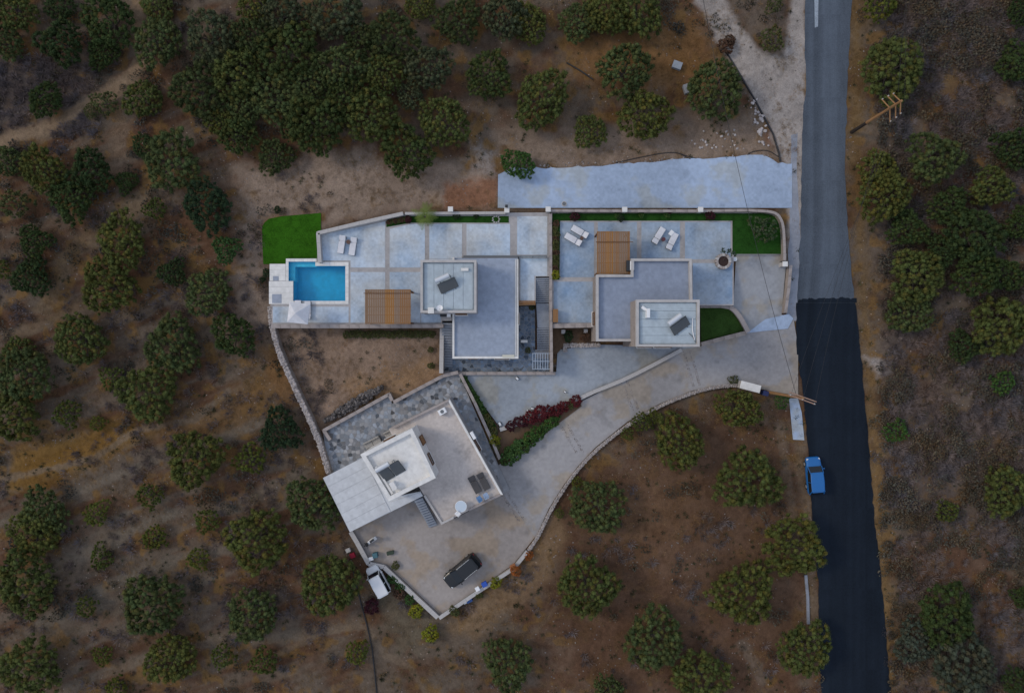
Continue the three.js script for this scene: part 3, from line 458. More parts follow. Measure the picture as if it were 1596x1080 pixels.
wall('bed_edging', 'rough stone edging at the foot of the brown bed', [[881, 548], [881, 538], [936, 538]], 0.4, 0.4, M.rubble, { at: 0.15, rubble: true });
wall('lawn_wall', 'curved stone wall around the half-round lawn', smooth([[1092, 476.5], [1138, 478.5], [1151, 490], [1162, 508], [1167, 518]], 3), 0.45, 0.35, M.capPink, { at: 0.8, bot: -0.1 });
wall('lawn_wall', 'straight stone wall between half-round lawn and driveway', [[1094, 536.5], [1130, 527], [1164, 518.5]], 0.4, 0.35, M.stoneWall, { at: 0.75, bot: -0.1 });
wall('drive_kerb', 'pale stone kerb between the court and the driveway', smooth([[779, 670], [830, 653], [880, 632], [925, 611], [972, 592], [1020, 568], [1063, 545]], 2), 0.36, 0.32, M.paleWall, { at: 0.1 });
wall('drive_wall', 'curved rubble wall along the outer edge of the driveway', smooth([[1150, 601], [1128, 602], [1085, 611], [1032, 632], [985, 659], [932, 700], [905, 728], [882, 758], [858, 797], [838, 838], [824, 858]], 2), 0.32, 0.35, M.rubble, { at: 0.08, rubble: true });
wall('yard_wall', 'low concrete wall along the lower right edge of the yard', [[822, 860], [801, 886], [740, 926], [684, 964]], 0.36, 0.5, M.paleWall, { at: 0.06, body: M.drive });
wall('yard_wall', 'low concrete wall between the yard and the white van', [[682, 963], [640, 924], [598, 884], [574, 879], [556, 846], [546, 829]], 0.45, 0.5, M.paleWall, { at: 0.06, body: M.drive });
// gate piers along the upper boundary
const pier = thing('gate_pier', 'white gate pier right of the entry walk, at the end of the long stone wall', 'pier', P(854.5, 326, 3.1).setY(1.9).toArray(), 0, 'gate piers');
mesh('shaft', bx(0.42, 1.15, 0.42, 0, 0, 0), M.paleWall, pier); mesh('cap', bx(0.54, 0.12, 0.54, 0, 1.152, 0, 0, 0, 0, 0.02), M.white, pier);
for (const [u, v, l] of [[790, 327.5, 'white gate pier left of the entry walk with a black lamp'], [974, 326.5, 'white pier in the long stone wall above the paired loungers'], [1092.5, 326.5, 'white pier in the long stone wall above the round planter'], [1226, 411, 'white gate pier at the roadside beside the forecourt'], [702, 326, 'white pier behind the lawn strip right of the palm']]) dup(pier, l, P(u, v, 3.1).setY(u > 1200 ? slope(Z(v)) : 1.9).toArray());
{ const p = P(789.5, 322, 3.2), l = thing('gate_lamp', 'black lamp box on the white pier by the entry walk', 'lamp', [p.x, 3.18, p.z]); mesh('lamp_base', cyl(0.06, 0.06, 0.12, 0, 0, 0), M.dark, l); mesh('lamp_head', bx(0.3, 0.22, 0.3, 0, 0.12, 0, 0, 0, 0, 0.03), M.dark, l); }
{ const p = P(879.5, 317.5, 2.1), l = thing('manhole', 'small round dark manhole on the parking strip', 'manhole', [p.x, 2.05, p.z]); mesh('rim', new THREE.TorusGeometry(0.24, 0.05, 6, 20).rotateX(Math.PI / 2), M.paleWall, l); mesh('lid', cyl(0.22, 0.22, 0.03, 0, 0, 0, 18), M.grey, l); }
{ // cobble strips across the driveway
  const L = []; const strip = (a, b, w) => { const A = P(...a, 0.1), B = P(...b, 0.1), l = A.distanceTo(B), n = Math.round(l / 0.16); for (let k = 0; k < n; k++) for (const s of [-1, 1]) for (let q = 0; q < 2; q++) { const t = (k + R() * 0.5) / n; if (R() < 0.35) continue; const x = lerp(A.x, B.x, t) + (s * w + q * 0.17) , z = lerp(A.z, B.z, t) - s * 0.05; L.push([x, driveY(x, z) + 0.0, z, rr(0.08, 0.16), rr(0.5, 0.85)]); } };
  const o = new THREE.Group(); strip([972, 594], [990, 640], 0.3); strip([1070, 547], [1085, 602], 0.35); strip([877, 661], [903, 706], 0.35); strip([785, 770], [812, 812], 0.3);
  const m = mesh('cobble_strips', stones(L), M.rubble); m.userData.kind = 'stuff'; tag(m, 'rows of dark cobbles set across the driveway', 'cobbles');
}
// ---------------------------------------------------------------- houses
function opening(parent, kind, x, y, z, w, h, turn) { // a window or door on a wall face: recess frame, leaf or pane
  const o = new THREE.Group(); o.name = kind; parent.add(o); o.position.set(x, y, z); o.rotation.y = turn;
  const t = 0.07; mesh('frame', [bx(w, t, 0.12, 0, 0, 0), bx(w, t, 0.12, 0, h - t, 0), bx(t, h - 2 * t, 0.12, -w / 2 + t / 2, t, 0), bx(t, h - 2 * t, 0.12, w / 2 - t / 2, t, 0)], M.beam, o);
  if (kind === 'window') { mesh('pane', bx(w - 2 * t, h - 2 * t, 0.02, 0, t, 0), M.carGlass, o); mesh('sill', bx(w + 0.16, 0.06, 0.22, 0, -0.065, 0.04), M.white, o); }
  else { mesh('leaf', bx(w - 2 * t, h - 2 * t, 0.05, 0, t, 0), M.wood, o); mesh('handle', bx(0.03, 0.2, 0.04, w * 0.35, h * 0.45, 0.06), M.metal, o); }
}
function onFace(house, pts, edge, t, y, kind, w, h) { // put an opening on edge i of a plan outline
  const a = pts[edge], b = pts[(edge + 1) % pts.length], s = area(pts) > 0 ? 1 : -1, l = Math.hypot(b[0] - a[0], b[1] - a[1]), nx = (b[1] - a[1]) / l * s, nz = -(b[0] - a[0]) / l * s;
  opening(house, kind, lerp(a[0], b[0], t) + nx * 0.045, y, lerp(a[1], b[1], t) + nz * 0.045, w, h, Math.atan2(nx, nz));
}
function block(house, list, y0, deck, top, m, wm, pm, pw = 0.34, name = 'roof_deck') { // walls, flat roof deck, parapet in straight lengths
  const pts = poly(list, top), inner = offset(pts, -0.02);
  mesh('wall', prism(inner, y0, deck), wm, house); mesh(name, prism(offset(pts, -0.06), deck - 0.05, deck + 0.02), m, house);
  const n = pts.length, IN = offset(pts, -pw);
  for (let i = 0; i < n; i++) { const j = (i + 1) % n; mesh('parapet', prism([pts[i], pts[j], IN[j], IN[i]], deck - 0.1, top), pm, house); }
  return pts;
}
function solarHeater(label, u, v, y, turn, two) { // flat collector on a frame with its tank at the upper edge
  const p = P(u, v, y + 0.6), s = thing('solar_heater', label, 'solar heater', [p.x, y, p.z], turn);
  const cols = two ? [-0.62, 0.62] : [0], w = two ? 1.16 : 1.95, d = two ? 1.55 : 1.15;
  for (const c of cols) { const q = mesh('collector', bx(w, 0.08, d, c, 0.35, 0.1, 0, 0.5, 0, 0.015), M.collector, s); mesh('glass_cover', bx(w - 0.1, 0.012, d - 0.1, c, 0.435, 0.145, 0, 0.5), M.collectorGlass, q); }
  const t = new THREE.CylinderGeometry(0.27, 0.27, 1.5, 18).toNonIndexed(); t.rotateZ(Math.PI / 2); t.translate(two ? -0.5 : -0.2, 1.0, -0.75); mesh('tank', t, M.tankSteel, s);
  mesh('frame', [-0.6, 0.6].flatMap((k) => [bar(new THREE.Vector3(k, 0, -0.75), new THREE.Vector3(k, 0.85, -0.75), 0.03), bar(new THREE.Vector3(k, 0, 0.7), new THREE.Vector3(k, 0.9, -0.75), 0.03), bar(new THREE.Vector3(k, 0.03, -0.75), new THREE.Vector3(k, 0.03, 0.75), 0.03)]), M.grey, s);
  mesh('pipe', tube([new THREE.Vector3(-1.0, 0.9, -0.6), new THREE.Vector3(-1.1, 0.5, -0.2), new THREE.Vector3(-1.0, 0.1, 0.5)], 0.03), M.metal, s);
  return s;
}
function roofSheets(house, u0, v0, u1, v1, y, n, vertical) { for (let k = 0; k < n; k++) { const a = k / n, b = (k + 1) / n, g = 0.22, q = vertical ? rect(lerp(u0, u1, a) + g, v0, lerp(u0, u1, b) - g, v1) : rect(u0, lerp(v0, v1, a) + g, u1, lerp(v0, v1, b) - g); mesh('roof_panel', prism(poly(q, y), y - 0.06, y + rr(0, 0.006)), M.sheet, house); } }
{ // left villa: low roof with a white rim, square upper storey
  const h = thing('villa', 'left villa with large pale roof and square upper storey beside the pool terrace', 'house');
  const main = poly([[705, 401], [808, 401], [808, 559], [705, 559]], 2.9);
  mesh('wall', prism(offset(main, -0.02), -0.6, 2.62), M.plasterPink, h); mesh('roof_deck', prism(offset(main, -0.05), 2.56, 2.66), M.roofA, h);
  const wsh = [[705, 401, 708, 559], [803.5, 404, 805, 556], [806, 404, 808, 556], [708, 555.5, 808, 559]]; for (const q of wsh) mesh('rim', prism(poly(rect(...q), 2.9), 2.5, 2.9), M.white, h);
  mesh('rim', prism(poly(rect(722, 398, 808, 401), 2.5), 1.8, 2.45), M.grey, h);
  mesh('roof_hatch', prism(poly(rect(783, 553, 802, 557.4), 2.95), 2.6, 2.97), mat([0.62, 0.6, 0.5], {}), h);
  const up = block(h, rect(655, 405, 742.5, 487.5), 1.9, 5.45, 5.9, M.sheet, M.plasterPink, M.paleWall, 0.25);
  roofSheets(h, 661, 411, 737, 482, 5.56, 5, true);
  onFace(h, up, 3, 0.35, 2.1, 'door', 1.0, 2.15); onFace(h, up, 3, 0.72, 3.0, 'window', 1.4, 1.2); onFace(h, up, 0, 0.5, 3.0, 'window', 1.8, 1.2); onFace(h, up, 2, 0.3, 3.0, 'window', 1.2, 1.2);
  onFace(h, main, 2, 0.25, 0.3, 'window', 1.6, 1.2); onFace(h, main, 2, 0.7, 0.02, 'door', 1.1, 2.1); onFace(h, main, 1, 0.6, 0.6, 'window', 1.2, 1.1);
  solarHeater('dark solar collector with tank on the left villa roof', 697, 443, 5.57, 0.42, false);
  const ch = new THREE.Group(); ch.name = 'chimney'; h.add(ch); const c = P(672, 484, 6); ch.position.set(c.x, 5, c.z); mesh('stack', bx(0.5, 1.2, 0.5, 0, 0, 0), M.white, ch); mesh('chimney_cap', bx(0.62, 0.1, 0.62, 0, 1.202, 0, 0, 0, 0, 0.02), M.white, ch);
  mesh('vent_box', prism(poly(rect(718.5, 417.5, 730, 422), 5.9), 5.55, 5.85), M.white, h);
  const d = P(685, 478, 6.2), dish = thing('satellite_dish', 'white satellite dish on the lower rim of the left villa roof', 'satellite dish', [d.x, 5.9, d.z]); const dg = new THREE.SphereGeometry(0.5, 20, 8, 0, 6.29, 0, 0.75).toNonIndexed(); dg.rotateX(Math.PI - 0.4); dg.translate(0, 0.75, 0); mesh('reflector', dg, M.plasticWhite, dish); mesh('mast', bar(new THREE.Vector3(0, 0, 0), new THREE.Vector3(0, 0.3, 0), 0.03), M.metal, dish); mesh('feed_arm', bar(new THREE.Vector3(0, 0.3, 0.2), new THREE.Vector3(0, 0.8, 0.35), 0.02), M.metal, dish);
  for (const [u, v, l, m] of [[691, 490.5, 'black outdoor unit below the satellite dish', M.dark], [699, 491, 'white outdoor unit at the head of the narrow steps', M.plasticWhite]]) { const q = P(u, v, 3), a = thing('outdoor_unit', l, 'outdoor unit', [q.x, TOP + 0.012, q.z]); mesh('casing', bx(m === M.dark ? 0.75 : 0.42, 0.75, 0.38, 0, 0.08, 0, 0, 0, 0, 0.03), m, a); mesh('feet', [bx(0.06, 0.08, 0.36, -0.12, 0, 0), bx(0.06, 0.08, 0.36, 0.12, 0, 0)], M.grey, a); }
}
{ // right villa
  const h = thing('villa', 'right villa with L-shaped roof and upper storey by the driveway', 'house');
  const main = block(h, [[984, 403], [1078.5, 403], [1080, 481], [1000, 481], [1000, 532], [929.5, 532], [929.5, 428], [984, 428]], -0.6, 4.85, 5.35, M.roofB, M.stoneWall, M.paleWall, 0.25);
  const up = block(h, rect(992, 467, 1091, 540.5), -0.6, 7.95, 8.4, M.sheet, M.stoneWall, M.paleWall, 0.25);
  roofSheets(h, 998, 472, 1085, 535.5, 8.06, 5, false);
  onFace(h, up, 2, 0.3, 0.1, 'door', 1.1, 2.2); onFace(h, up, 2, 0.65, 1.0, 'window', 1.5, 1.2); onFace(h, up, 2, 0.5, 5.6, 'window', 1.6, 1.2); onFace(h, up, 1, 0.5, 5.6, 'window', 1.4, 1.2);
  onFace(h, main, 0, 0.5, 2.3, 'window', 2.0, 1.5); onFace(h, main, 6, 0.5, 2.06, 'door', 1.6, 2.15); onFace(h, main, 5, 0.35, 2.8, 'window', 1.4, 1.2); onFace(h, main, 1, 0.4, 2.8, 'window', 1.2, 1.2);
  solarHeater('dark solar collector with tank on the right villa roof', 1060, 506, 8.07, 0.64, false);
  const c = P(1011, 488, 8.8); mesh('flue', [bx(0.34, 0.8, 0.9, c.x, 8.0, c.z, 0, 0, 0, 0.03), bx(0.5, 0.3, 0.28, c.x - 0.35, 8.05, c.z - 0.5, -0.6)], M.plasticWhite, h);
  mesh('roof_pipe', tube([P(1080, 496, 8.15), P(1080, 515, 8.15), P(1083, 530, 8.15)], 0.05), M.plasticWhite, h);
  mesh('roof_pipe', tube([P(1074, 519, 8.15), P(1080, 525, 8.15), P(1085, 534, 8.15)], 0.035), M.grey, h);
}
const cw = (l, y) => poly(l, y);
{ // lower house: white upper storey, low white wing, roof terrace
  const h = thing('house', 'lower white house with roof terrace beside the yard', 'house');
  const terr = [[604, 669], [700, 621.5], [784, 771.5], [687.5, 818.5], [655, 766], [640, 740]];
  const tp = cw(terr, 3.35); mesh('wall', prism(offset(tp, -0.02), -0.3, 2.95), M.plasterPink, h); mesh('roof_deck', prism(offset(tp, -0.05), 2.9, 2.98), M.roofC, h);
  const I = offset(tp, -0.22), seg = (i, a, b, m, top) => { const L = (q, t) => [lerp(q[i][0], q[i + 1][0], t), lerp(q[i][1], q[i + 1][1], t)]; mesh('parapet', prism([L(tp, a), L(tp, b), L(I, b), L(I, a)], 2.86, top), m, h); };
  seg(0, 0.05, 1, M.capPink, 3.4); seg(1, 0, 1, M.white, 3.35); seg(2, 0, 0.55, M.capPink, 3.15); seg(2, 0.8, 1, M.paleWall, 3.2); seg(3, 0, 0.85, M.paleWall, 3.2);
  const wing = cw([[503, 745], [566, 712.5], [612, 775], [655, 766.5], [659, 773], [545, 829.5]], 3.0);
  mesh('wing_wall', prism(offset(wing, -0.35), -0.3, 2.7), M.white, h); mesh('wing_roof', prism(wing, 2.7, 2.94), M.wingSheet, h);
  { // roof sheets of the wing, laid across
    const A = [503, 745], B = [566, 712.5], C = [545, 829.5], n = 6; for (let k = 0; k < n; k++) { const q = (t, e) => [lerp(A[0], C[0], t) + (e ? B[0] - A[0] : 0), lerp(A[1], C[1], t) + (e ? B[1] - A[1] : 0)]; const t0 = k / n + 0.0014, t1 = (k + 1) / n - 0.0014; mesh('roof_panel', prism(cw([q(t0, 0), q(t0, 1), q(t1, 1), q(t1, 0)], 3.0), 2.9, 3.0 + k * 0.001), M.wingSheet, h); }
    const D = [608, 798], E = [659, 773]; mesh('roof_panel', prism(cw([[609, 782.5], [655, 767.5], [658.6, 773.2], [608.6, 797.6]], 3.0), 2.9, 3.0), M.wingSheet, h);
  }
  const up = block(h, [[561, 708.5], [642, 667.5], [679, 745], [605.5, 781.5]], -0.3, 5.9, 6.35, M.white, M.white, M.white, 0.42);
  mesh('gutter_wall', prism(cw([[584, 728], [587, 727], [612.5, 769], [610, 771]], 6.2), 5.85, 6.2), M.white, h);
  onFace(h, up, 1, 0.3, 3.0, 'door', 1.0, 2.1); onFace(h, up, 1, 0.68, 3.8, 'window', 1.3, 1.2); onFace(h, up, 0, 0.5, 3.8, 'window', 1.2, 1.1); onFace(h, up, 2, 0.4, 3.9, 'window', 1.2, 1.1);
  onFace(h, tp, 2, 0.35, 0.1, 'door', 1.1, 2.1); onFace(h, tp, 2, 0.68, 0.9, 'window', 1.5, 1.2); onFace(h, tp, 1, 0.5, 1.2, 'window', 1.4, 1.2); onFace(h, offset(wing, -0.35), 4, 0.3, 0.9, 'window', 1.6, 1.2); onFace(h, offset(wing, -0.35), 4, 0.75, 0.06, 'door', 1.1, 2.1);
  solarHeater('pair of dark solar collectors with tank on the white house roof', 609, 733, 5.93, 0.52, true);
  { const q = P(612, 758, 6.8), ch = new THREE.Group(); ch.name = 'chimney'; h.add(ch); ch.position.set(q.x, 5.9, q.z); mesh('stack', bx(0.4, 0.75, 0.75, 0, 0, 0, 0.5, 0, 0, 0.03), M.plasticWhite, ch); mesh('chimney_cap', bx(0.5, 0.06, 0.85, 0, 0.752, 0, 0.5), M.white, ch); }
  const ac = (u, v, y, turn, l) => { const q = P(u, v, y + 0.4), a = thing('outdoor_unit', l, 'outdoor unit', [q.x, y, q.z], turn); mesh('casing', bx(0.85, 0.7, 0.6, 0, 0.08, 0, 0, 0, 0, 0.04), M.plasticWhite, a); mesh('fan_grille', cyl(0.2, 0.2, 0.02, 0, 0.775, 0, 18), M.grey, a); mesh('feet', [bx(0.08, 0.08, 0.55, -0.3, 0, 0), bx(0.08, 0.08, 0.55, 0.3, 0, 0)], M.grey, a); };
  ac(689.5, 641, 2.985, 0.5, 'white square unit with round grille in the top corner of the roof terrace');
  const q = P(737, 679, 3.4), b = thing('wall_box', 'white box hung on the right parapet of the roof terrace', 'box', [q.x, 2.6, q.z], -1.05); mesh('casing', bx(0.85, 0.8, 0.34, 0, 0, 0, 0, 0, 0, 0.03), M.plasticWhite, b); mesh('bracket', bx(0.6, 0.05, 0.4, 0, -0.052, 0), M.grey, b);
}
// ---------------------------------------------------------------- pergolas
function pergola(label, u0, v0, u1, v1, y, tones, beamV) {
  const A = P(u0, v0, y), B = P(u1, v1, y), o = thing('pergola', label, 'pergola', [(A.x + B.x) / 2, TOP, (A.z + B.z) / 2]), w = B.x - A.x, d = B.z - A.z, h = y - TOP;
  for (const sx of [-1, 1]) for (const sz of [-1, 1]) mesh('post', bx(0.14, h - 0.3, 0.14, sx * (w / 2 - 0.12), 0, sz * (d / 2 - 0.14)), M.beam, o);
  for (const sx of [-1, 1]) mesh('beam', bx(0.12, 0.18, d, sx * (w / 2 - 0.12), h - 0.3, 0), M.beam, o);
  for (let k = 0; k <= 4; k++) mesh('rafter', bx(w, 0.12, 0.08, 0, h - 0.118, -d / 2 + 0.1 + k * (d - 0.2) / 4), M.beam, o);
  const n = Math.round(w / 0.19), s = w / n; for (let k = 0; k < n; k++) mesh('board', bx(s - 0.022, 0.03, d, -w / 2 + s * (k + 0.5), h + rr(0, 0.006), 0), tones(k / n), o);
  mesh('batten', bx(w + 0.45, 0.06, 0.07, 0.1, h + 0.04, beamV), M.beam, o);
}
pergola('wide wooden pergola roof on the pool terrace', 568.5, 451, 640, 505, 4.6, (t) => (t < 0.42 ? M.wood3 : t < 0.62 ? M.wood2 : (R() < 0.6 ? M.wood : M.wood3)), -1.4);
pergola('narrow wooden pergola roof on the right terrace', 930.5, 360.5, 982, 427, 4.6, (t) => (t > 0.2 && t < 0.5 ? (R() < 0.7 ? M.wood2 : M.wood) : (R() < 0.5 ? M.wood3 : M.wood)), -1.1);
{ const q = P(978.5, 417, 3.4), b = thing('barbecue', 'small black box with white lid at the corner of the narrow pergola', 'barbecue', [q.x, 4.63, q.z]); mesh('body', bx(0.8, 0.5, 1.1, 0, 0.02, 0, 0, 0, 0, 0.03), M.dark, b); mesh('lid', bx(0.42, 0.1, 0.95, 0.16, 0.522, 0, 0, 0, 0, 0.03), M.plasticWhite, b); }
// wooden screens and railings near the steps
{ const q = P(821, 471, 3), b = thing('garden_bench', 'brown wooden bench at the top of the paved passage', 'bench', [q.x, TOP, q.z]); for (let k = 0; k < 3; k++) mesh('seat_board', bx(1.9, 0.04, 0.12, 0, 0.43, -0.14 + k * 0.14), M.wood, b); mesh('backrest', bx(1.9, 0.32, 0.04, 0, 0.52, 0.24, 0, 0.12), M.wood3, b); for (const s of [-0.85, 0.85]) mesh('leg', bx(0.07, 0.43, 0.4, s, 0, 0), M.beam, b); }
{ const q = P(866, 492, 3), b = thing('shed_door', 'small brown wooden locker against the wall below the right terrace', 'locker', [q.x, TOP + 0.012, q.z]); mesh('body', bx(0.5, 1.0, 1.35, 0, 0, 0), M.wood3, b); for (let k = 0; k < 3; k++) mesh('lid_board', bx(0.17, 0.03, 1.42, -0.18 + k * 0.18, 1.002, 0), M.wood, b); }
{ const q = P(817, 532, 0.5), b = thing('stone_bench', 'short white bench in the paved passage', 'bench', [q.x, 0.03, q.z]); mesh('seat', bx(0.75, 0.07, 0.3, 0, 0.38, 0, 0, 0, 0, 0.015), M.white, b); for (const s of [-0.28, 0.28]) mesh('leg', bx(0.1, 0.38, 0.26, s, 0, 0), M.plasterPink, b); }
{ const a = P(808, 399, 3), b = P(853, 399, 3), g = thing('glass_railing', 'clear glass railing across the entry walk', 'railing', [(a.x + b.x) / 2, TOP, a.z]), w = b.x - a.x; for (let k = 0; k < 2; k++) mesh('pane', bx(w / 2 - 0.06, 0.95, 0.014, (k - 0.5) * w / 2, 0.06, 0), M.glass, g); mesh('handrail', bx(w, 0.045, 0.06, 0, 1.012, 0), M.grey, g); for (const s of [-0.5, 0, 0.5]) mesh('post', bx(0.05, 1.01, 0.05, s * (w - 0.06), 0, 0), M.grey, g); }
{ const q = P(844, 563, 2), g = thing('metal_frame', 'pale blue metal grid frame over the foot of the passage', 'frame', [q.x, 0.03, q.z]); const w = 1.9, d = 1.7, h = 2.1, sl = mat([0.45, 0.52, 0.6], { rough: 0.5, metal: 0.3 }); for (const sx of [-1, 1]) for (const sz of [-1, 1]) mesh('post', bx(0.06, h, 0.06, sx * w / 2, 0, sz * d / 2), sl, g); for (let k = 0; k < 8; k++) mesh('bar', bx(0.05, 0.04, d, -w / 2 + w * k / 7, h, 0), sl, g); for (const s of [-1, 0, 1]) mesh('cross_bar', bx(w, 0.05, 0.05, 0, h + 0.041, s * d / 2), sl, g); }
// ---------------------------------------------------------------- garden furniture
function lounger(label, u, v, y, turn, cushion, group, wide = 0.66) {
  const q = P(u, v, y + 0.35), o = thing('sun_lounger', label, 'sun lounger', [q.x, y, q.z], turn, group); // the head end points to +z
  mesh('frame', [bx(0.05, 0.06, 1.95, -wide / 2, 0.24, 0), bx(0.05, 0.06, 1.95, wide / 2, 0.24, 0), bx(wide, 0.05, 0.05, 0, 0.245, -0.95), bx(wide, 0.05, 0.05, 0, 0.245, 0.95)], M.grey, o);
  for (const sx of [-1, 1]) for (const sz of [-0.8, 0.8]) mesh('leg', bx(0.05, 0.24, 0.05, sx * wide / 2, 0, sz), M.grey, o);
  mesh('mattress', bx(wide, 0.09, 1.3, 0, 0.302, -0.31, 0, 0, 0, 0.03), cushion, o);
  const b = bx(wide, 0.09, 0.66, 0, 0, 0.33, 0, -0.42, 0, 0.03); b.translate(0, 0.31, 0.35); mesh('backrest', b, cushion, o);
  const h = bx(wide * 0.86, 0.07, 0.26, 0, 0.09, 0.5, 0, -0.42, 0, 0.03); h.translate(0, 0.31, 0.35); mesh('pillow', h, cushion, o);
  return o;
}
const towards = (du, dv) => Math.atan2(du, dv), G1 = 'white sun loungers';
lounger('left white lounger of the pair above the pool', 532, 381, TOP + 0.012, towards(3, -20), M.cushion, G1);
lounger('right white lounger of the pair above the pool', 549.5, 384, TOP + 0.012, towards(3, -20), M.cushion, G1);
lounger('upper white lounger by the left lawn strip of the right terrace', 904, 361, TOP + 0.012, towards(19, 11), M.cushion, G1);
lounger('lower white lounger by the left lawn strip of the right terrace', 893.5, 373, TOP + 0.012, towards(19, 11), M.cushion, G1);
lounger('left white lounger beside the small white table', 1027, 367, TOP + 0.012, towards(-11, 18), M.cushion, G1);
lounger('right white lounger beside the small white table', 1048, 376, TOP + 0.012, towards(-9, 18), M.cushion, G1);
lounger('left white lounger half under the parasol', 464, 482, TOP + 0.012, towards(0, 20), M.cushion, G1);
lounger('right white lounger half under the parasol', 479, 483, TOP + 0.012, towards(0, 20), M.cushion, G1);
lounger('left dark lounger on the roof terrace', 740, 755.5, 2.985, towards(-10, -19), M.cushionDark, 'dark sun loungers', 0.72);
lounger('right dark lounger on the roof terrace', 753.5, 750.5, 2.985, towards(-10, -19), M.cushionDark, 'dark sun loungers', 0.72);
function table(label, u, v, y, top, r, square, turn = 0) { const q = P(u, v, y + 0.4), o = thing('side_table', label, 'table', [q.x, y, q.z], turn); mesh('table_top', square ? bx(r * 2, 0.04, r * 1.5, 0, 0.4, 0, 0, 0, 0, 0.01) : cyl(r, r, 0.035, 0, 0.4, 0, 22), top, o); mesh('stem', cyl(0.04, 0.04, 0.4, 0, 0, 0), M.grey, o); mesh('foot', cyl(0.18, 0.16, 0.03, 0, 0, 0, 18), M.grey, o); }
const brownTop = mat([0.18, 0.11, 0.09], { map: T.wood });
table('small brown round table between the loungers above the pool', 542.5, 377, TOP + 0.012, brownTop, 0.24);
table('small white table between two loungers on the right terrace', 1046.5, 363, TOP + 0.012, M.plasticWhite, 0.28, true, 0.9);
table('small dark red round table between two loungers', 1034.5, 373, TOP + 0.012, mat([0.12, 0.05, 0.06]), 0.22);
table('small brown table between the upper left loungers of the right terrace', 907, 371, TOP + 0.012, brownTop, 0.2);
{ const q = P(718, 790, 3.9), o = thing('round_table', 'round pale blue garden table on the roof terrace', 'table', [q.x, 2.985, q.z]); mesh('table_top', [cyl(0.6, 0.6, 0.03, 0, 0.72, 0, 28)], mat([0.55, 0.63, 0.7], { rough: 0.15 }), o); mesh('rim', new THREE.TorusGeometry(0.6, 0.03, 6, 30).rotateX(Math.PI / 2).translate(0, 0.735, 0).toNonIndexed(), M.plasticWhite, o); for (let k = 0; k < 4; k++) { const a = k * 1.57 + 0.5; mesh('leg', bar(new THREE.Vector3(Math.cos(a) * 0.45, 0, Math.sin(a) * 0.45), new THREE.Vector3(Math.cos(a) * 0.3, 0.72, Math.sin(a) * 0.3), 0.025), M.plasticWhite, o); } }
function chair(label, u, v, y, turn, m) { const q = P(u, v, y + 0.5), o = thing('garden_chair', label, 'chair', [q.x, y, q.z], turn); mesh('seat', bx(0.48, 0.04, 0.46, 0, 0.42, 0, 0, 0, 0, 0.015), m, o); mesh('backrest', bx(0.48, 0.5, 0.04, 0, 0.44, 0.24, 0, 0.2, 0, 0.015), m, o); for (const sx of [-0.2, 0.2]) for (const sz of [-0.2, 0.2]) mesh('leg', bx(0.035, 0.42, 0.035, sx, 0, sz), M.grey, o); for (const sx of [-0.26, 0.26]) mesh('armrest', bx(0.04, 0.03, 0.42, sx, 0.62, 0.03), m, o); return o; }
chair('left blue folding chair by the edge of the roof terrace', 746.5, 777, 2.985, 0.6, M.blueThing); chair('right pale blue folding chair by the edge of the roof terrace', 757, 772, 2.985, 0.5, mat([0.3, 0.4, 0.55], { rough: 0.6 }));
chair('white chair beside the round table on the roof terrace', 713, 801, 2.985, 2.4, M.plasticWhite);
{ // parasol
  const y = TOP + 2.35, q = [[450.5, 470.5], [483, 474], [479, 505.5], [447, 502]].map(([u, v]) => P(u, v, y)), c = q.reduce((a, p) => a.add(p), new THREE.Vector3()).multiplyScalar(0.25), o = thing('parasol', 'white square parasol at the corner of the pool', 'parasol', [c.x, TOP + 0.012, c.z]);
  const L = q.map((p) => p.clone().sub(new THREE.Vector3(c.x, TOP + 0.012, c.z))), ap = new THREE.Vector3(-0.12, 3.1, 0.05), pos = [], uv = []; for (let k = 0; k < 4; k++) { const a = L[k], b = L[(k + 1) % 4]; for (const p of [ap, b, a]) { pos.push(p.x, p.y, p.z); uv.push(p.x, p.z); } const d = new THREE.Vector3(0, -0.14, 0); for (const p of [a, b, b.clone().add(d), a, b.clone().add(d), a.clone().add(d)]) { pos.push(p.x, p.y, p.z); uv.push(p.x, p.y); } }
  mesh('canopy', soup(pos, uv), M.cushion, o); mesh('pole', cyl(0.03, 0.03, 3.05, -0.12, 0, 0.05), M.grey, o); mesh('base', cyl(0.34, 0.3, 0.08, -0.12, 0, 0.05, 20), M.grey, o); for (const p of L) mesh('rib', bar(ap.clone().add(new THREE.Vector3(0, -0.05, 0)), p.clone().add(new THREE.Vector3(0, -0.03, 0)), 0.012), M.grey, o);
}
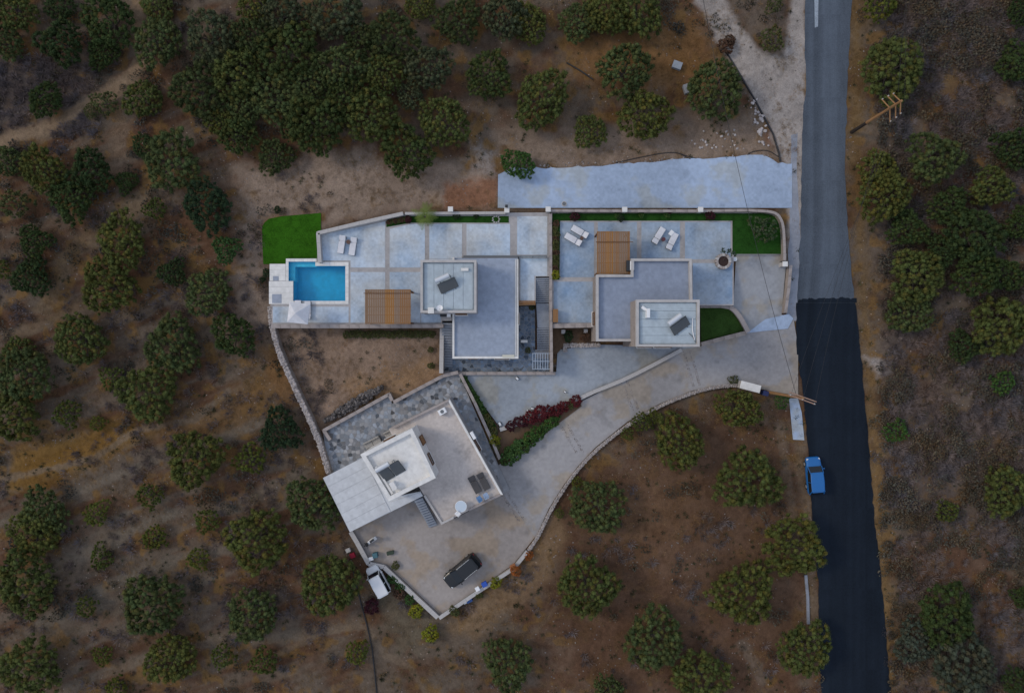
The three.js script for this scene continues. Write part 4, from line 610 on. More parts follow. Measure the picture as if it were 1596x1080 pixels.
{ // round stone planter
  const q = P(1128.5, 407, 2.6), o = thing('stone_planter', 'round stone planter with a bare little tree on the right terrace', 'planter', [q.x, TOP + 0.012, q.z]);
  for (let k = 0; k < 16; k++) { const a = k / 16 * 6.283; mesh('stone_block', bx(0.27, 0.5, 0.3, Math.cos(a) * 0.7, 0, Math.sin(a) * 0.7, -a + Math.PI / 2, 0, 0, 0.03), k % 3 ? M.capPink : M.paleWall, o); }
  mesh('soil', cyl(0.56, 0.56, 0.36, 0, 0, 0, 24), mat([0.05, 0.032, 0.03], { bump: T.coarse, bs: 0.04, rough: 1 }), o);
  const st = new THREE.Vector3(0, 0.36, -0.1), tip = new THREE.Vector3(0.1, 2.1, -0.9); mesh('trunk', [bar(st, tip, 0.04, 0.02), bar(st.clone().lerp(tip, 0.5), new THREE.Vector3(-0.4, 1.7, -1.0), 0.02, 0.01), bar(st.clone().lerp(tip, 0.6), new THREE.Vector3(0.6, 2.0, -0.6), 0.02, 0.01)], M.bark, o);
  const L = []; for (const c of [tip, new THREE.Vector3(-0.4, 1.7, -1.0), new THREE.Vector3(0.6, 2.0, -0.6)]) for (let k = 0; k < 26; k++) { const g = new THREE.PlaneGeometry(0.2, 0.09).toNonIndexed(); g.rotateX(rr(0, 6)); g.rotateY(rr(0, 6)); g.translate(c.x + rr(-0.22, 0.22), c.y + rr(-0.2, 0.2), c.z + rr(-0.22, 0.22)); L.push(g); } mesh('leaves', L, mat([0.05, 0.075, 0.05]), o);
}
{ const q = P(1148, 403, 2.2), o = thing('ground_lamp', 'small white disc lamp on the forecourt by the planter', 'lamp', [q.x, slope(q.z) + 0.09, q.z]); mesh('ring', new THREE.TorusGeometry(0.2, 0.05, 8, 22).rotateX(Math.PI / 2).translate(0, 0.05, 0).toNonIndexed(), M.plasticWhite, o); mesh('lens', cyl(0.17, 0.17, 0.04, 0, 0, 0, 20), M.metal, o); }
{ const q = P(773, 341.5, 2.2), o = thing('stone_ring', 'small ring of pale stones in the narrow lawn strip', 'stone ring', [q.x, TOP + 0.03, q.z]); for (let k = 0; k < 9; k++) { const a = k / 9 * 6.283; const g = stoneGeo[k % 3].clone(); g.scale(0.22, 0.2, 0.22); g.translate(Math.cos(a) * 0.36, 0.04, Math.sin(a) * 0.36); mesh('stone', g, M.paleWall, o); } }
for (const [u, v, l] of [[878, 517, 'left small white box in the brown bed'], [913, 516, 'right small white box in the brown bed']]) { const q = P(u, v, 0.7), o = thing('meter_box', l, 'box', [q.x, 0.45, q.z]); mesh('casing', bx(0.4, 0.35, 0.4, 0, 0, 0, 0, 0, 0, 0.03), mat([0.62, 0.55, 0.42]), o); mesh('lid', bx(0.44, 0.05, 0.44, 0, 0.352, 0, 0, 0, 0, 0.01), M.paleWall, o); }
{ const q = P(928, 525, 1), o = thing('outdoor_unit', 'white outdoor unit in the brown bed against the right villa', 'outdoor unit', [q.x, 0.45, q.z]); mesh('casing', bx(0.35, 0.7, 0.85, 0, 0.06, 0, 0, 0, 0, 0.03), M.plasticWhite, o); mesh('feet', [bx(0.3, 0.06, 0.06, 0, 0, -0.3), bx(0.3, 0.06, 0.06, 0, 0, 0.3)], M.grey, o); }
{ // sofa and armchair on the lower patio
  const sofa = (u, v, w, l) => { const q = P(u, v, 0.8), o = thing('outdoor_sofa', l, 'sofa', [q.x, 0.345, q.z], 0.47), m = mat([0.42, 0.40, 0.37], { map: T.fine }); mesh('base', bx(w, 0.3, 0.8, 0, 0.04, 0, 0, 0, 0, 0.03), mat([0.25, 0.23, 0.2], { map: T.wood }), o); const n = Math.max(1, Math.round(w / 0.8)); for (let k = 0; k < n; k++) mesh('cushion', bx(w / n - 0.04, 0.14, 0.62, -w / 2 + w / n * (k + 0.5), 0.342, 0.06, 0, 0, 0, 0.04), m, o); mesh('backrest', bx(w, 0.4, 0.16, 0, 0.342, -0.32, 0, 0, 0, 0.04), m, o); };
  sofa(580, 690, 1.9, 'grey outdoor sofa against the white upper storey'); sofa(605, 677, 0.85, 'grey outdoor armchair next to the sofa on the patio');
}
{ const q = P(620, 669, 0.6), o = thing('storage_bin', 'small dark bin beside the armchair on the patio', 'bin', [q.x, 0.345, q.z], 0.47); mesh('body', bx(0.55, 0.5, 0.5, 0, 0, 0, 0, 0, 0, 0.03), mat([0.12, 0.11, 0.09]), o); mesh('lid', bx(0.6, 0.05, 0.55, 0, 0.502, 0, 0, 0, 0, 0.02), M.grey, o); }
// ---------------------------------------------------------------- vehicles
function ring(w, y0, y1, x, n = 18, p = 3.2) { const o = []; for (let k = 0; k < n; k++) { const a = k / n * Math.PI * 2, c = Math.cos(a), s = Math.sin(a), f = (t) => Math.sign(t) * Math.pow(Math.abs(t), 2 / p); o.push(new THREE.Vector3(f(c) * w, (y0 + y1) / 2 + f(s) * (y1 - y0) / 2, x)); } return o; }
function loft(rings) { const pos = [], uv = [], n = rings[0].length, put = (p) => { pos.push(p.x, p.y, p.z); uv.push(p.x, p.z); }; for (let i = 0; i < rings.length - 1; i++) for (let k = 0; k < n; k++) { const a = rings[i][k], b = rings[i][(k + 1) % n], c = rings[i + 1][(k + 1) % n], d = rings[i + 1][k]; [a, b, c, a, c, d].forEach(put); } for (const [r, f] of [[rings[0], 1], [rings[rings.length - 1], 0]]) { const c = r.reduce((s, p) => s.add(p), new THREE.Vector3()).multiplyScalar(1 / n); for (let k = 0; k < n; k++) { const a = r[k], b = r[(k + 1) % n]; (f ? [c, b, a] : [c, a, b]).forEach(put); } } return soup(pos, uv); }
function car(name, label, u, v, y, turn, paint, o) { // front points to +z
  const q = P(u, v, y + 1), c = thing(name, label, o.cat || 'car', [q.x, y, q.z], turn), L = o.len / 2, W = o.wid / 2, hd = o.hood, H = o.high, cb = o.cabin; // cabin: [rear base, rear roof, front roof, front base]
  mesh('body', loft([[-L, 0.72, 0.34, hd - 0.22], [-L + 0.08, 0.9, 0.24, hd - 0.06], [-L + 0.4, 0.98, 0.2, hd], [-L * 0.4, 1, 0.2, hd + 0.02], [L * 0.3, 1, 0.2, hd + 0.02], [L - 0.9, 0.98, 0.2, hd - 0.04], [L - 0.35, 0.93, 0.22, hd - 0.13], [L - 0.07, 0.82, 0.28, hd - 0.24], [L, 0.62, 0.36, hd - 0.34]].map(([x, w, a, b]) => ring(W * w, a, b, x, 22, 4))), paint, c);
  const cr = (x, w, b, t) => { const a = [[-w[0], b], [-w[1], t - 0.05], [-w[1] + 0.09, t], [w[1] - 0.09, t], [w[1], t - 0.05], [w[0], b]]; return a.map(([p, h]) => new THREE.Vector3(p, h, x)); };
  mesh('windows', loft([cr(cb[0], [W * 0.9, W * 0.88], hd - 0.1, hd + 0.03), cr(cb[1], [W * 0.93, W * 0.84], hd - 0.1, H - 0.03), cr((cb[1] + cb[2]) / 2, [W * 0.95, W * 0.86], hd - 0.1, H - 0.01), cr(cb[2], [W * 0.93, W * 0.83], hd - 0.1, H - 0.04), cr(cb[3], [W * 0.88, W * 0.86], hd - 0.1, hd + 0.03)]), M.carGlass, c);
  const RW = W * 0.84; mesh('roof', loft([[cb[1] - 0.16, 0.86, H - 0.10], [cb[1], 0.97, H - 0.015], [(cb[1] + cb[2]) / 2, 1.02, H + 0.015], [cb[2], 0.97, H - 0.02], [cb[2] + 0.12, 0.9, H - 0.09]].map(([x, w, t]) => [[-RW * w, t - 0.05], [-RW * w + 0.07, t], [RW * w - 0.07, t], [RW * w, t - 0.05]].map(([p, h]) => new THREE.Vector3(p, h, x)))), paint, c);
  for (const sx of [-1, 1]) { mesh('pillar', [bar(new THREE.Vector3(sx * RW * 0.97, H - 0.06, cb[2]), new THREE.Vector3(sx * W * 0.88, hd, cb[3]), 0.035, 0.045), bar(new THREE.Vector3(sx * RW * 0.97, H - 0.06, cb[1]), new THREE.Vector3(sx * W * 0.9, hd, cb[0]), 0.05, 0.06), bar(new THREE.Vector3(sx * RW, H - 0.05, (cb[1] + cb[2]) / 2), new THREE.Vector3(sx * W * 0.96, hd, (cb[1] + cb[2]) / 2), 0.03)], paint, c);
    mesh('mirror', bx(0.2, 0.13, 0.1, sx * (W + 0.08), hd - 0.02, cb[3] - 0.3, 0, 0, 0, 0.03), paint, c);
    mesh('headlight', bx(0.34, 0.13, 0.3, sx * W * 0.66, hd - 0.33, L - 0.32, sx * -0.25, 0, 0, 0.04), mat([0.7, 0.72, 0.72], { rough: 0.1 }), c); mesh('tail_light', bx(0.26, 0.16, 0.12, sx * W * 0.72, hd - 0.22, -L + 0.1, 0, 0, 0, 0.03), mat([0.3, 0.02, 0.02], { rough: 0.2 }), c);
    for (const z of [-L * 0.6, L * 0.62]) { const w = new THREE.Group(); w.name = 'wheel'; c.add(w); w.position.set(sx * (W - 0.12), 0.32, z); const t = new THREE.CylinderGeometry(0.32, 0.32, 0.21, 22).toNonIndexed(); t.rotateZ(Math.PI / 2); mesh('tyre', t, M.tyre, w); const r = new THREE.CylinderGeometry(0.2, 0.2, 0.225, 16).toNonIndexed(); r.rotateZ(Math.PI / 2); mesh('rim', r, M.metal, w); } }
  if (o.rails) for (const sx of [-1, 1]) mesh('roof_rail', bar(new THREE.Vector3(sx * RW * 0.9, H + 0.05, cb[1] + 0.1), new THREE.Vector3(sx * RW * 0.9, H + 0.05, cb[2] - 0.1), 0.02), M.metal, c);
  return c;
}
const paintOf = (c, rough = 0.25) => new THREE.MeshPhysicalMaterial({ color: lin(...c), roughness: rough + 0.15, clearcoat: 0.25, clearcoatRoughness: 0.2, side: THREE.DoubleSide });
car('parked_car', 'bright blue hatchback parked on the left edge of the road', 1272, 742, slope(Z(742)) + 0.07, Math.PI + 0.08, paintOf([0.006, 0.125, 0.38]), { len: 4.1, wid: 1.74, hood: 0.92, high: 1.48, cabin: [-2.0, -1.6, 0.35, 1.05] });
car('parked_car', 'black car parked in the yard of the lower house', 720, 891.5, 0.065, towards(-23, 19), paintOf([0.006, 0.007, 0.008], 0.15), { len: 4.45, wid: 1.86, hood: 0.98, high: 1.62, cabin: [-2.12, -1.7, 0.25, 1.15], rails: true });
car('white_van', 'white van parked outside the yard wall', 588, 906, 0.05, towards(-17, -31), paintOf([0.7, 0.71, 0.72]), { cat: 'van', len: 3.4, wid: 1.56, hood: 0.96, high: 1.68, cabin: [-1.66, -1.52, 0.6, 1.0] });
{ // motor scooter
  const q = P(576, 845, 0.6), s = thing('motor_scooter', 'black and white motor scooter parked beside the white wing', 'scooter', [q.x, 0.065, q.z], towards(-20, 16));
  for (const [z, n] of [[-0.6, 0], [0.62, 1]]) { const w = new THREE.Group(); w.name = 'wheel'; s.add(w); w.position.set(0, 0.25, z); mesh('tyre', new THREE.TorusGeometry(0.2, 0.055, 8, 20).rotateY(Math.PI / 2).toNonIndexed(), M.tyre, w); const r = new THREE.CylinderGeometry(0.15, 0.15, 0.05, 14).toNonIndexed(); r.rotateZ(Math.PI / 2); mesh('rim', r, M.metal, w); }
  mesh('body', loft([[-0.8, 0.1, 0.5, 0.66], [-0.55, 0.2, 0.38, 0.74], [-0.2, 0.2, 0.25, 0.7], [0.0, 0.17, 0.22, 0.36], [0.3, 0.17, 0.22, 0.34]].map(([x, w, a, b]) => ring(w, a, b, x, 14, 3))), M.plasticWhite, s);
  mesh('seat', bx(0.26, 0.1, 0.7, 0, 0.72, -0.42, 0, 0, 0, 0.04), M.dark, s); mesh('front_shield', loft([[0.3, 0.16, 0.3, 0.6], [0.42, 0.22, 0.4, 0.95], [0.5, 0.14, 0.5, 0.98]].map(([x, w, a, b]) => ring(w, a, b, x, 14, 3))), M.dark, s);
  mesh('handlebar', [bar(new THREE.Vector3(-0.34, 1.0, 0.34), new THREE.Vector3(0.34, 1.0, 0.34), 0.02), bar(new THREE.Vector3(0, 0.3, 0.6), new THREE.Vector3(0, 1.0, 0.36), 0.03)], M.dark, s); for (const x of [-0.3, 0.3]) mesh('mirror', bx(0.12, 0.08, 0.03, x, 1.12, 0.36), M.dark, s); mesh('top_box', bx(0.4, 0.3, 0.36, 0, 0.82, -0.9, 0, 0, 0, 0.05), mat([0.35, 0.37, 0.4], { rough: 0.4 }), s);
}
function crate(name, label, cat, u, v, y, w, h, d, turn, m, lidM) { const q = P(u, v, y + h), o = thing(name, label, cat, [q.x, y, q.z], turn); mesh('body', bx(w, h, d, 0, 0, 0, 0, 0, 0, 0.03), m, o); mesh('lid', bx(w + 0.05, 0.06, d + 0.05, 0, h + 0.002, 0, 0, 0, 0, 0.02), lidM, o); return o; }
const gy = (u, v) => onGround(u, v).y;
crate('plastic_tub', 'blue tub on the lower right yard wall', 'tub', 755, 911, 0.56, 0.55, 0.35, 0.5, 0.5, mat([0.03, 0.08, 0.35]), mat([0.04, 0.1, 0.42])); crate('plastic_tub', 'white tub next to the blue tub on the yard wall', 'tub', 744, 918, 0.56, 0.42, 0.3, 0.42, 0.5, M.plasticWhite, M.plasticWhite);
crate('plastic_tub', 'dark blue tub on the ground below the yard wall', 'tub', 731, 935.5, gy(731, 935), 0.6, 0.45, 0.5, 0.5, mat([0.02, 0.05, 0.16]), mat([0.03, 0.07, 0.2])); crate('plastic_tub', 'small white tub beside the dark blue tub', 'tub', 725, 938, gy(725, 938), 0.35, 0.3, 0.35, 0.5, M.plasticWhite, M.plasticWhite);
crate('water_barrel', 'round teal barrel in the left corner of the yard', 'barrel', 584, 866, 0.065, 0.5, 0.6, 0.5, 0.2, mat([0.06, 0.13, 0.16]), mat([0.08, 0.17, 0.2])); crate('storage_box', 'white box beside the teal barrel', 'box', 578, 871, 0.065, 0.45, 0.35, 0.35, 0.3, M.plasticWhite, M.plasticWhite);
crate('plant_trough', 'dark plant trough standing in the yard', 'planter', 608, 862, 0.065, 0.75, 0.3, 0.35, 0.25, mat([0.04, 0.06, 0.05]), mat([0.05, 0.07, 0.05])); crate('storage_box', 'red box outside the left yard wall', 'box', 549, 866, gy(549, 866), 0.5, 0.4, 0.5, 0.4, mat([0.25, 0.02, 0.03]), mat([0.28, 0.02, 0.04])); crate('storage_box', 'pale box outside the left yard wall above the red one', 'box', 542, 858, gy(542, 858), 0.45, 0.35, 0.4, 0.4, M.paleWall, M.paleWall);
crate('terracotta_pot', 'orange pot on the bend of the yard wall', 'pot', 800, 884.5, 0.57, 0.6, 0.4, 0.55, 0.5, M.terracotta, M.terracotta);
crate('concrete_block', 'pale concrete block in the dry grass above the parking strip', 'block', 1056, 101, gy(1056, 101), 0.95, 0.4, 0.75, -0.35, M.court, M.court); crate('concrete_block', 'grey concrete block half under an olive above the parking strip', 'block', 1073, 137, gy(1073, 137), 0.9, 0.5, 0.9, 0.3, M.fore, M.fore);
crate('meter_cabinet', 'pale electricity cabinet at the mouth of the driveway', 'cabinet', 1170, 603, 0.1, 2.2, 1.1, 0.8, -0.25, M.paleWall, M.white);
crate('waste_bin', 'dark blue bin between the electricity cabinet and the pole', 'bin', 1194, 613, gy(1194, 613), 0.6, 0.8, 0.5, -0.25, mat([0.02, 0.03, 0.09]), mat([0.03, 0.04, 0.11]));
for (const [u, v, l, s] of [[822, 641, 'left white spot lamp on the kerb of the court', 0.3], [830, 637, 'second white spot lamp on the kerb of the court', 0.32], [811, 652, 'white block at the left end of the court kerb', 0.3], [881, 611, 'small white lamp by the red shrubs at the court', 0.24], [806, 590, 'small white item left lying on the court', 0.35], [779, 661, 'pale post at the lower corner of the court', 0.4]]) { const q = P(u, v, 0.4), o = thing('garden_lamp', l, 'lamp', [q.x, driveY(q.x, q.z) + 0.02, q.z], rr(0, 3)); mesh('base', bx(s, 0.08, s, 0, 0, 0, 0, 0, 0, 0.02), M.dark, o); mesh('head', bx(s * 0.9, 0.2, s * 0.6, 0.02, 0.082, 0, 0, 0, 0.2, 0.03), M.plasticWhite, o); }
// ---------------------------------------------------------------- power poles and wires
const V = (x, y, z) => new THREE.Vector3(x, y, z);
const poleA = onGround(1328, 206), poleB = onGround(1197, 611), topA = poleA.y + 9.5, topB = poleB.y + 9.4;
const insulator = () => [cyl(0.035, 0.035, 0.1, 0, 0, 0, 8), cyl(0.07, 0.05, 0.05, 0, 0.05, 0, 10), cyl(0.06, 0.04, 0.05, 0, 0.11, 0, 10)];
{ const o = thing('power_pole', 'orange-brown wooden power pole with three pairs of arms right of the road', 'power pole', poleA.toArray());
  mesh('pole', cyl(0.19, 0.11, 9.7, 0, -0.2, 0, 14), M.poleWood, o); mesh('tarred_base', cyl(0.2, 0.17, 3.4, 0, -0.2, 0, 14), mat([0.05, 0.04, 0.034], { map: T.wood }), o);
  for (const [h, l, a] of [[9.35, 1.05, 0.35], [8.5, 1.15, 0.35], [7.5, 1.2, 0.35]]) for (const s of [-1, 1]) { const d = V(-Math.sin(a) * s, 0, -Math.cos(a) * s), arm = mesh('cross_arm', bar(V(0, h, 0), V(d.x * l, h - 0.72, d.z * l), 0.065, 0.06), M.poleWood, o); mesh('insulator', insulator().map((g) => lift(g, d.x * (l - 0.04), h - 0.64, d.z * (l - 0.04))), M.paleWall, arm); } }
{ const o = thing('power_pole', 'wooden power pole with double cross arm at the driveway mouth', 'power pole', poleB.toArray());
  mesh('pole', cyl(0.18, 0.11, 9.5, 0, -0.2, 0, 14), M.poleWood, o); const d = V(0.94, 0, 0.34).normalize();
  for (const s of [-1, 1]) { const off = V(-d.z, 0, d.x).multiplyScalar(0.13 * s), arm = mesh('cross_arm', bar(d.clone().multiplyScalar(-1.4).add(V(off.x, 9.1, off.z)), d.clone().multiplyScalar(1.4).add(V(off.x, 9.1, off.z)), 0.06), mat([0.52, 0.33, 0.24], { map: T.wood }), o); for (const t of [-1.25, 0, 1.25]) if (s > 0) mesh('insulator', insulator().map((g) => lift(g, d.x * t + off.x, 9.15, d.z * t + off.z)), M.paleWall, arm); } }
function wire(label, a, b, sag, r = 0.012) { const pts = []; for (let k = 0; k <= 16; k++) { const t = k / 16, p = a.clone().lerp(b, t); p.y -= sag * 4 * t * (1 - t); pts.push(p); } tag(mesh('overhead_wire', tube(pts, r, 5, 3), M.hose), label, 'wire', 'overhead wires').userData.kind = 'thing'; }
const wd = V(0.94, 0, 0.34).normalize(), wa = V(-Math.sin(0.35), 0, -Math.cos(0.35));
for (const [t, h, l] of [[-1.25, 9.3, 'left'], [0, 9.3, 'middle'], [1.25, 9.3, 'right']]) wire(l + ' wire of the three crossing the road between the two poles', poleB.clone().add(wd.clone().multiplyScalar(t)).setY(poleB.y + h), poleA.clone().add(wa.clone().multiplyScalar(t * 0.8)).setY(poleA.y + 8.9), 0.9);
wire('dark service cable running up over forecourt and parking strip', V(poleB.x, topB - 1.6, poleB.z), P(1080, -60, 7).setY(8), 1.6, 0.022);
for (const t of [-0.9, 0.9]) wire(t < 0 ? 'upper left wire leaving the brown pole towards the top edge' : 'upper right wire leaving the brown pole towards the top edge', poleA.clone().add(wa.clone().multiplyScalar(t)).setY(topA), P(1460 + t * 14, -420, 11).setY(11), 1);
function hose(label, list, r, cat = 'hose') { const pts = list.map(([u, v]) => { const p = onGround(u, v); p.y += r + 0.02; return p; }); const o = mesh('hose', tube(pts, r, 6, 8), M.hose); tag(o, label, cat); }
hose('black water pipe lying along the gravel track', dense([[1126, 72], [1140, 95], [1158, 125], [1176, 155], [1192, 185], [1205, 210], [1214, 240], [1216, 252]], 8), 0.09, 'pipe');
hose('thin black hose looping along the top of the parking strip', smooth([[1216, 246], [1196, 235], [1170, 238], [1160, 247], [1120, 252], [1080, 246], [1050, 238], [1000, 245], [960, 254]], 3), 0.04);
hose('second thin black hose crossing the top of the parking strip', smooth([[1060, 240], [1082, 250], [1130, 255], [1160, 248], [1168, 238]], 3), 0.035);
hose('dark stick lying in the dry grass between two olives', dense([[883, 98], [905, 111], [924, 124]], 6), 0.08, 'stick');
hose('dark water pipe running down the slope below the white van', dense([[548, 880], [560, 930], [572, 975], [580, 1010], [587, 1080]], 8), 0.07, 'pipe');
// ---------------------------------------------------------------- vegetation
const UPV = new THREE.Vector3(0, 1, 0);
// a crown: sprays of narrow leaves gathered in clumps over limbs, open between the clumps
const puffCore = new THREE.IcosahedronGeometry(1, 0).attributes.position;
function crownGeo(seed, r, hr, clumps, per, leaf, shape = 0, puff = 1) {
  const rnd = rng(seed), pos = [], uv = [], col = [], v = new THREE.Vector3(), q = new THREE.Quaternion(), e = new THREE.Euler();
  const lob = [0, 1, 2, 3, 4].map(() => [rnd() * 6.28, 0.75 + rnd() * 0.5]);
  for (let c = 0; c < clumps; c++) {
    const a = c * 2.39996 + rnd() * 0.6, el = Math.asin(lerp(-0.3, 0.99, (c + rnd()) / clumps)), k = c % 4 ? 0.76 + 0.24 * rnd() : 0.55 + 0.2 * rnd();
    let f = 0.955; for (const [la, lw] of lob) f += 0.07 * Math.cos((a - la) * Math.round(lw * 3));
    const R0 = r * k * f, cx = Math.cos(a) * Math.cos(el) * R0, cz = Math.sin(a) * Math.cos(el) * R0, cy = r * hr * (0.95 + Math.sin(el) * k * 0.8), cr = r * puff * (0.07 + rnd() * 0.085);
    const tone = 0.68 + rnd() * 0.66, warm = rnd() < 0.14 ? 0.3 : (rnd() - 0.5) * 0.2, cc = [tone * (1 + warm), tone, tone * (1 - warm * 0.5)];
    e.set(rnd() * 6, rnd() * 6, 0); q.setFromEuler(e); // the dense heart of the clump
    for (let i = 0; i < puffCore.count; i++) { v.fromBufferAttribute(puffCore, i); const w = cr * (0.5 + 0.24 * hash(Math.round(v.x * 50), Math.round(v.y * 50), c + Math.round(v.z * 50))); v.applyQuaternion(q).multiplyScalar(w); pos.push(v.x + cx, v.y * 0.85 + cy, v.z + cz); uv.push(0, 0); col.push(cc[0] * 0.9, cc[1] * 0.9, cc[2] * 0.9); }
    for (let i = 0; i < per; i++) {
      const t = rnd() * 6.283, u = rnd() * 1.7 - 0.7, w = cr * (0.55 + 0.5 * rnd()), s = Math.sqrt(Math.max(0, 1 - u * u)), nx = Math.cos(t) * s, nz = Math.sin(t) * s;
      const L = leaf * (0.7 + rnd() * 0.7), W = L * (shape ? 0.55 : 0.42);
      v.set(nx + (rnd() - 0.5) * 0.9, u + 0.35 + (rnd() - 0.5) * 0.9, nz + (rnd() - 0.5) * 0.9).normalize(); q.setFromUnitVectors(UPV, v); e.set(0, rnd() * 6.283, 0); q.multiply(new THREE.Quaternion().setFromEuler(e));
      const o = [cx + nx * w, cy + u * w * 0.85, cz + nz * w], p = [[-L / 2, 0, 0], [0, L * 0.08, W / 2], [L / 2, 0, 0], [0, L * 0.08, -W / 2]].map((b) => v.fromArray(b).applyQuaternion(q).toArray().map((n, m) => n + o[m]));
      const kk = 0.75 + rnd() * 0.5; for (const m of [0, 1, 2, 0, 2, 3]) { pos.push(...p[m]); uv.push(m & 1, m >> 1); col.push(kk * cc[0], kk * cc[1], kk * cc[2]); }
    }
  }
  return soup(pos, uv, col);
}
function trunkGeo(seed, r, h) { const rnd = rng(seed), L = [bar(V(0, -0.3, 0), V(0.05, h * 0.55, 0.03), r * 0.085, r * 0.06, 9)]; for (let k = 0; k < 5; k++) { const a = k * 1.26 + rnd(); L.push(bar(V(0.05, h * 0.45, 0.03), V(Math.cos(a) * r * 0.55, h * (0.95 + rnd() * 0.3), Math.sin(a) * r * 0.55), r * 0.05, r * 0.015, 6)); } return join(L); }
const leafMat = (c) => mat(c, { rough: 0.8, spec: 0.2, vertexColors: true });
const KIND = {
  olive: { base: 3.0, hr: 0.62, geo: [1, 2, 3, 4, 5].map((s) => crownGeo(s * 13, 3.0, 0.62, 300, 28, 0.145, 0, 0.86)), m: [[0.080, 0.096, 0.027], [0.070, 0.090, 0.031], [0.088, 0.098, 0.025]].map(leafMat), trunk: trunkGeo(3, 3, 1.9) },
  young: { base: 1.4, hr: 0.6, geo: [6, 7, 8].map((s) => crownGeo(s * 17, 1.4, 0.6, 110, 28, 0.115, 0, 0.9)), m: [[0.092, 0.108, 0.021], [0.080, 0.100, 0.024]].map(leafMat), trunk: trunkGeo(4, 1.4, 0.85) },
  dense: { base: 2.6, hr: 0.66, geo: [9, 10, 11].map((s) => crownGeo(s * 19, 2.6, 0.66, 290, 26, 0.125, 1, 0.88)), m: [[0.044, 0.066, 0.020], [0.037, 0.058, 0.020]].map(leafMat), trunk: trunkGeo(5, 2.6, 1.7) },
  shrub: { base: 0.7, hr: 0.62, geo: [12, 13].map((s) => crownGeo(s * 23, 0.7, 0.62, 60, 26, 0.10, 1, 1.45)), trunk: trunkGeo(6, 0.7, 0.4) },
};
const leaf = { lemon: leafMat([0.19, 0.20, 0.022]), green: leafMat([0.05, 0.10, 0.03]), dark: leafMat([0.025, 0.045, 0.02]), red: leafMat([0.10, 0.020, 0.024]), wine: leafMat([0.055, 0.018, 0.024]), orange: leafMat([0.28, 0.10, 0.03]), bright: leafMat([0.05, 0.105, 0.026]), moss: leafMat([0.085, 0.095, 0.035]), brown: leafMat([0.10, 0.06, 0.04]) };
const grove = [[0.050, 0.064, 0.022], [0.066, 0.078, 0.038], [0.056, 0.074, 0.022]].map(leafMat);
let treeN = 0;
function plant(kind, name, cat, label, u, v, rp, group, m, yBase, parts = ['crown', 'trunk']) {
  const K = KIND[kind]; let p; const r0 = rp / 14, s = r0 / K.base;
  if (yBase === undefined) { p = onGround(u, v); const y = p.y + r0 * K.hr; p = P(u, v, y); p.y = terrain(p.x, p.z); } else { p = P(u, v, yBase + r0 * K.hr); p.y = yBase; }
  const o = thing(name, label, cat, p.toArray(), treeN * 2.4, group), i = treeN++;
  const c = mesh(parts[0], K.geo[i % K.geo.length], m || K.m[i % K.m.length], o), t = mesh(parts[1], K.trunk, M.bark, o); const sy = s * (0.85 + 0.4 * hash(i, 3, 5)); const wide = 0.93 + 0.16 * hash(i, 8, 2); c.scale.set(s * wide, sy, s / wide); t.scale.set(s * wide, sy, s / wide);
}
const OL = (g) => (u, v, r, l, k = 'olive', m) => plant(k, k === 'dense' ? 'evergreen_tree' : k === 'young' ? 'young_olive' : 'olive_tree', 'tree', l, u, v, r, g, m);
{ const t = OL('trees in the upper left corner');
  t(24, 20, 33, 'olive crown filling the top left corner'); t(10, 68, 29, 'olive at the left edge just below the top left corner'); t(168, 32, 43, 'large dark tree left of the dirt path at the top', 'dense'); t(96, 68, 35, 'dark tree left of and below the large one by the dirt path', 'dense'); t(158, 84, 24, 'small dark tree at the inner bend of the dirt path', 'dense'); t(90, 8, 24, 'tree at the top edge second from the left', 'dense');
  t(242, 8, 29, 'olive at the top edge right of the dirt path'); t(246, 68, 39, 'olive in the right bend of the dirt path'); t(73, 158, 27, 'lone dark bush above the lower end of the dirt path', 'dense'); t(163, 161, 21, 'yellow-green bush below the dirt path', 'young', leaf.moss); t(140, 173, 12, 'tiny yellow-green bush left of the larger one by the dirt path', 'young', leaf.moss); t(224, 228, 21, 'low dark bush below the left end of the grove', 'dense'); }
